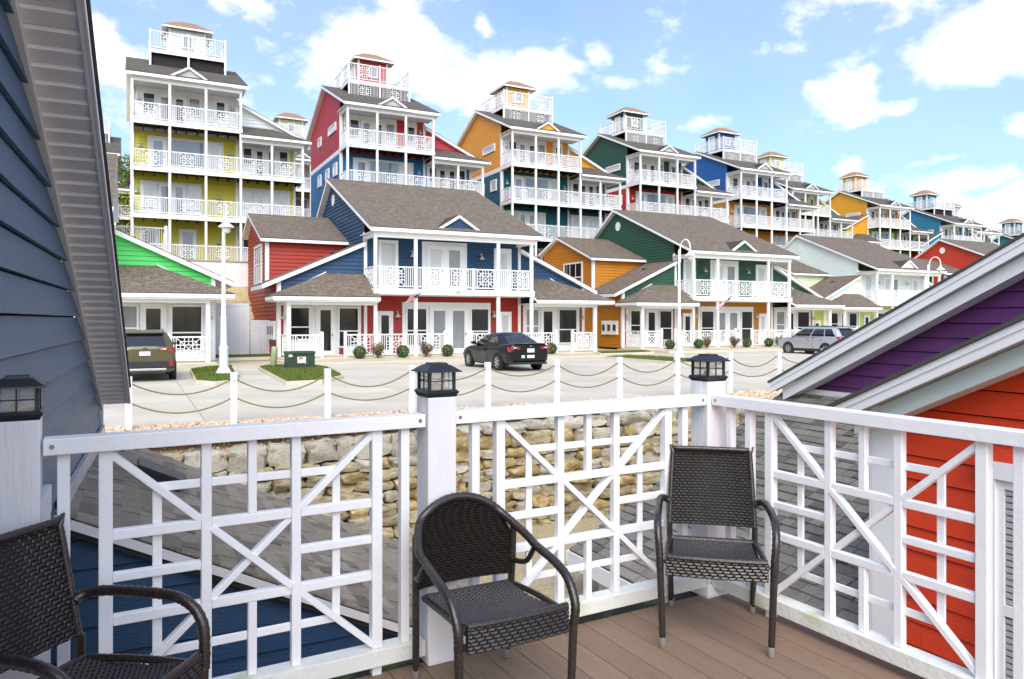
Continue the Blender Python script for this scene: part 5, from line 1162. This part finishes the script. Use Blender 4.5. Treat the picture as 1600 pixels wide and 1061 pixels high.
# ------------------------------------------------------------------ parked cars
TYRE = mat('tyre', '17171a', .75, .1); RIM = mat('alloy', 'c4c6c9', .3, .08, 4, metal=.75); PLATE = mat('plate', 'dfe3e6', .4); TAIL = mat('tail_lamp', 'b3161c', .15, .1, 4, coat=.8); CGLASS = mat('car_glass', '161b1f', .04, .1, spec=1.0); BPLAST = mat('bumper_plastic', '24262a', .6, .1); CHROME = mat('chrome', 'd5d7d9', .15, metal=1)
def car(name, label, loc, rz, L_, W_, H, paint, st, gh, wb, rw, kind, sc_=.94):
    T = thing(name, label, 'car', loc, rz); h = L_/2; T.scale = (sc_,)*3
    # lower body
    m = MB(); ring = []
    fine = []
    for (a, b) in zip(st, st[1:]):
        for k in range(4): t = k/4; fine.append(tuple(a[q]+(b[q]-a[q])*t for q in range(4)))
    fine.append(st[-1])
    for (y, zl, zb, w) in fine:
        w *= W_/2; y *= L_; mid = zl+(zb-zl)*.5
        half = [(w*.80, zl), (w*.95, zl+.07), (w*.985, zl+.2), (w, mid), (w*.995, zb-.16), (w*.955, zb-.05), (w*.86, zb+.0), (w*.4, zb+.028)]
        rg = [(x, y, z) for x, z in half]+[(-x, y, z) for x, z in half[::-1]]; ring.append(rg)
    n = len(ring[0])
    for rg in ring: m.v += rg
    for i in range(len(ring)-1):
        for k in range(n): m.f.append([i*n+k, i*n+(k+1) % n, (i+1)*n+(k+1) % n, (i+1)*n+k]); m.m.append(0)
    m.f += [list(range(n)), [(len(ring)-1)*n+k for k in range(n)][::-1]]; m.m += [0, 0]
    m.build('body', paint, T, 35)
    # greenhouse
    (y0, y1, y2, y3, zb, wbelt, wroof) = gh; y0, y1, y2, y3 = [q*L_ for q in (y0, y1, y2, y3)]; wbelt *= W_/2; wroof *= W_/2; ze = H-.09
    g = MB(); lev = []
    for t in (0, .25, .5, .75, 1.0):
        e = t; bow = .035*math.sin(math.pi*t)
        ya = y0+(y1-y0)*e; yb = y3+(y2-y3)*e; w = wbelt+(wroof-wbelt)*e+bow; z = zb+(ze-zb)*t
        lev.append([(w*.82, ya-.01, z), (w, ya+.14, z), (w*1.005, (ya+yb)/2, z), (w, yb-.16, z), (w*.8, yb, z), (-w*.8, yb, z), (-w, yb-.16, z), (-w*1.005, (ya+yb)/2, z), (-w, ya+.14, z), (-w*.82, ya-.01, z)])
    w = wroof*.86; lev.append([(w*.8, y1+.1, H-.02), (w, y1+.22, H-.02), (w, (y1+y2)/2, H), (w, y2-.3, H-.02), (w*.8, y2-.2, H-.03), (-w*.8, y2-.2, H-.03), (-w, y2-.3, H-.02), (-w, (y1+y2)/2, H), (-w, y1+.22, H-.02), (-w*.8, y1+.1, H-.02)])
    for l in lev: g.v += l
    for i in range(len(lev)-1):
        for k in range(10): g.f.append([i*10+k, i*10+(k+1) % 10, (i+1)*10+(k+1) % 10, (i+1)*10+k]); g.m.append(0)
    g.f.append([(len(lev)-1)*10+k for k in range(10)]); g.m.append(0); go = g.build('roof', paint, T, 40)
    # glass
    def side(sg, a0, a1, c0, c1, t0=.1, t1=.9):
        q = MB(); N = 4
        def P(s, t):
            yy_ = (y0+.14+(y1-y0)*t)*(1-s)+(y3-.16+(y2-y3)*t)*s; w = wbelt+(wroof-wbelt)*t+.035*math.sin(math.pi*t); return Vector((sg*(w+.010), yy_, zb+(ze-zb)*t))
        for i in range(N):
            ta, tb = t0+(t1-t0)*i/N, t0+(t1-t0)*(i+1)/N; fa, fb = i/N, (i+1)/N
            q.add([P(a0+(c0-a0)*fa, ta), P(a1+(c1-a1)*fa, ta), P(a1+(c1-a1)*fb, tb), P(a0+(c0-a0)*fb, tb)], [(0, 1, 2, 3)])
        q.build('side_window', CGLASS, go, 40)
    for sg in (-1, 1):
        if kind == 'sedan': side(sg, .06, .22, .1, .26); side(sg, .25, .55, .28, .55); side(sg, .58, .96, .58, .93)
        else: side(sg, .05, .26, .07, .28); side(sg, .29, .58, .30, .58); side(sg, .61, .97, .61, .95)
    def endglass(ya, yb, s_, nm, t0=.1, t1=.92):
        q = MB(); N = 4; P = lambda x, t: Vector((x*(wbelt+(wroof-wbelt)*t)*.78, ya+(yb-ya)*t+s_*.014, zb+(ze-zb)*t+.004))
        for i in range(N): ta, tb = t0+(t1-t0)*i/N, t0+(t1-t0)*(i+1)/N; q.add([P(-1, ta), P(1, ta), P(1, tb), P(-1, tb)], [(0, 1, 2, 3)])
        q.build(nm, CGLASS, go, 40)
    endglass(y0, y1, -1, 'rear_window', .06, .9); endglass(y3, y2, 1, 'windscreen')
    # wheels
    for sy_ in (-1, 1):
        for sg in (-1, 1):
            yw = wb[0] if sy_ < 0 else wb[1]; xo = sg*(W_/2)
            def disc(mb, prof, seg=24, mi=0):
                vs = [(xo+sg*dx, yw+r*math.cos(2*math.pi*k/seg), rw+r*math.sin(2*math.pi*k/seg)) for (r, dx) in prof for k in range(seg)]; nn = len(prof)
                mb.add(vs, [(i*seg+k, i*seg+(k+1) % seg, (i+1)*seg+(k+1) % seg, (i+1)*seg+k) for i in range(nn-1) for k in range(seg)]+[[(nn-1)*seg+k for k in range(seg)]], mi)
            a = MB(); disc(a, [(rw+.06, -.10), (rw+.06, .004), (rw+.02, .006)]); a.build('wheel_arch', BPLAST if kind != 'sedan' else TYRE, T, 40)
            t = MB(); disc(t, [(rw-.02, -.2), (rw, -.17), (rw, -.01), (rw-.03, .014), (rw*.70, .012), (rw*.66, -.02)]); wo = t.build('wheel', TYRE, T, 40)
            r_ = MB(); disc(r_, [(rw*.66, .010), (rw*.62, .013), (rw*.60, -.03)], mi=0)
            for k in range(7):
                an = k*2*math.pi/7; d = Vector((0, math.cos(an), math.sin(an))); r_.bar(Vector((xo+sg*.012, yw, rw))+d*.03, Vector((xo+sg*.006, yw, rw))+d*rw*.62, .05, .02, (1, 0, 0), 0)
            r_.build('rim', RIM, wo, 40)
            dk = MB(); disc(dk, [(rw*.61, -.06), (.001, -.06)]); dk.build('brake_disc', mat('brake_dark', '2e3034', .6), wo)
    yr = -h
    def bx(nm, m_, *q, par=T, bv=.012): return bevel(MB().box(*q).build(nm, m_, par), bv)
    if kind == 'sedan':
        for sg in (-1, 1):
            q = MB(); q.prism([(sg*.90*W_/2, yr+.34, .80), (sg*.93*W_/2, yr+.12, .74), (sg*.88*W_/2, yr+.015, .76), (sg*.5*W_/2, yr-.012, .86), (sg*.5*W_/2, yr-.012, .94), (sg*.9*W_/2, yr+.02, .95), (sg*.955*W_/2, yr+.2, .96)], (sg*.012, -.012, .0)); q.build('tail_lamp', TAIL, T)
            bx('reversing_lamp', mat('clear_lens', 'e6dada', .15), min(sg*.52, sg*.80)*W_/2, max(sg*.52, sg*.80)*W_/2, yr-.012, yr+.02, .89, .925, bv=.003)
        bx('number_plate', PLATE, -.155, .155, yr-.03, yr-.016, .73, .88, bv=.003); bx('badge', CHROME, -.05, .05, yr-.03, yr-.012, .95, .985, bv=.003)
        bx('bumper_sticker', mat('sticker_mint', 'a5e0cf', .5), -.4, -.26, yr-.022, yr-.012, .52, .63, bv=.002); bx('bumper_sticker', PLATE, -.16, .16, yr-.022, yr-.012, .52, .63, bv=.002)
        bx('boot_lip', paint, -.66, .66, yr+.03, yr+.12, 1.03, 1.07); bx('lower_bumper', BPLAST, -.72, .72, yr-.008, yr+.1, .27, .36)
    else:
        for sg in (-1, 1):
            q = MB(); q.prism([(sg*.93*W_/2, yr+.30, .98), (sg*.955*W_/2, yr+.12, .92), (sg*.84*W_/2, yr+.0, .90), (sg*.52*W_/2, yr-.014, 1.0), (sg*.52*W_/2, yr-.014, 1.06), (sg*.86*W_/2, yr+.02, 1.10), (sg*.95*W_/2, yr+.2, 1.12)], (sg*.012, -.012, 0)); q.build('tail_lamp', TAIL, T)
            bx('bumper_reflector', TAIL, min(sg*.76, sg*.86)*W_/2, max(sg*.76, sg*.86)*W_/2, yr-.035, yr-.01, .50, .66, bv=.004)
            bx('clear_lens', mat('clear_lens', 'e6dada', .15), min(sg*.5, sg*.66)*W_/2, max(sg*.5, sg*.66)*W_/2, yr-.024, yr+.02, 1.02, 1.06, bv=.003)
            q = MB(); q.tube([(sg*.60*W_/2, y1+.1, H-.05), (sg*.60*W_/2, y1+.2, H+.01), (sg*.60*W_/2, y2-.35, H+.01), (sg*.60*W_/2, y2-.3, H-.06)], .02, 8); q.build('roof_rail', CHROME if kind == 'wagon' else BPLAST, T, 50)
        bx('number_plate', PLATE, -.16, .16, yr-.03, yr-.016, .84, .97, bv=.003)
        bx('rear_bumper', BPLAST, -.95*W_/2, .95*W_/2, yr-.022, yr+.22, .42, .68, bv=.04); bx('skid_plate', RIM, -.62, .62, yr-.03, yr+.1, .36, .43); bx('spoiler', paint, -.56, .56, y1-.14, y1+.08, H-.1, H-.05); bx('badge', CHROME, -.07, .07, yr-.025, yr-.01, 1.08, 1.12, bv=.003)
        bx('sill', BPLAST, -W_/2-.006, -W_/2+.1, wb[0]+rw+.08, wb[1]-rw-.08, .22, .38); bx('sill', BPLAST, W_/2-.1, W_/2+.006, wb[0]+rw+.08, wb[1]-rw-.08, .22, .38)
    for sg in (-1, 1):
        bx('mirror', paint, min(sg*(W_/2-.05), sg*(W_/2+.14)), max(sg*(W_/2-.05), sg*(W_/2+.14)), y3-.42, y3-.28, zb+.02, zb+.14, bv=.03)
        for yh in ((y0+y3)/2-.55, (y0+y3)/2+.35): bx('door_handle', CHROME if kind != 'sedan' else paint, min(sg*(W_/2-.02), sg*(W_/2+.018)), max(sg*(W_/2-.02), sg*(W_/2+.018)), yh-.09, yh+.09, zb-.15, zb-.12, bv=.006)
        for yd in ((y0+y3)/2+.02,): bx('door_seam', TYRE, min(sg*(W_/2-.03), sg*(W_/2+.0015)), max(sg*(W_/2-.03), sg*(W_/2+.0015)), yd-.005, yd+.005, .36, zb-.06, bv=.001)
    return T
BLK = mat('car_black', '07090c', .3, .05, 1, coat=.45, spec=.3); SIL = mat('car_silver', 'b4b7bb', .32, .05, 1, metal=.35, coat=.8); OLV = mat('car_olive', '5c5636', .35, .05, 1, metal=.25, coat=.8)
SED = [(-.5, .44, .92, .80), (-.485, .34, 1.02, .88), (-.43, .26, 1.06, .955), (-.30, .21, 1.03, .99), (-.1, .19, .97, 1.0), (.12, .19, .94, 1.0), (.26, .2, .93, .99), (.38, .21, .84, .965), (.45, .24, .74, .91), (.487, .3, .66, .83), (.5, .38, .58, .74)]
SUV = [(-.5, .46, 1.02, .86), (-.49, .36, 1.10, .92), (-.45, .28, 1.10, .965), (-.30, .24, 1.08, .99), (-.1, .23, 1.04, 1.0), (.12, .23, 1.03, 1.0), (.27, .24, 1.04, .99), (.38, .26, .99, .965), (.455, .3, .90, .91), (.49, .36, .80, .84), (.5, .44, .70, .76)]
car('parked_sedan', 'black saloon parked facing the blue cottage', (-.36, 28.8, -.05), GR, 4.82, 1.82, 1.47, BLK, SED, (-.40, -.20, .06, .24, .96, .90, .66), (-1.33, 1.45), .325, 'sedan')
car('parked_suv', 'silver sport utility car parked before the pale mint cottage', (16.75, 40.9, -.1), GR, 4.6, 1.85, 1.66, SIL, SUV, (-.49, -.40, .12, .28, 1.05, .90, .68), (-1.33, 1.33), .345, 'suv')
car('parked_wagon', 'olive estate car with roof rails parked before the green cottage', (-11.95, 24.2, -.05), GR, 4.86, 1.87, 1.64, OLV, SUV, (-.48, -.40, .10, .27, 1.06, .90, .68), (-1.36, 1.38), .345, 'wagon')
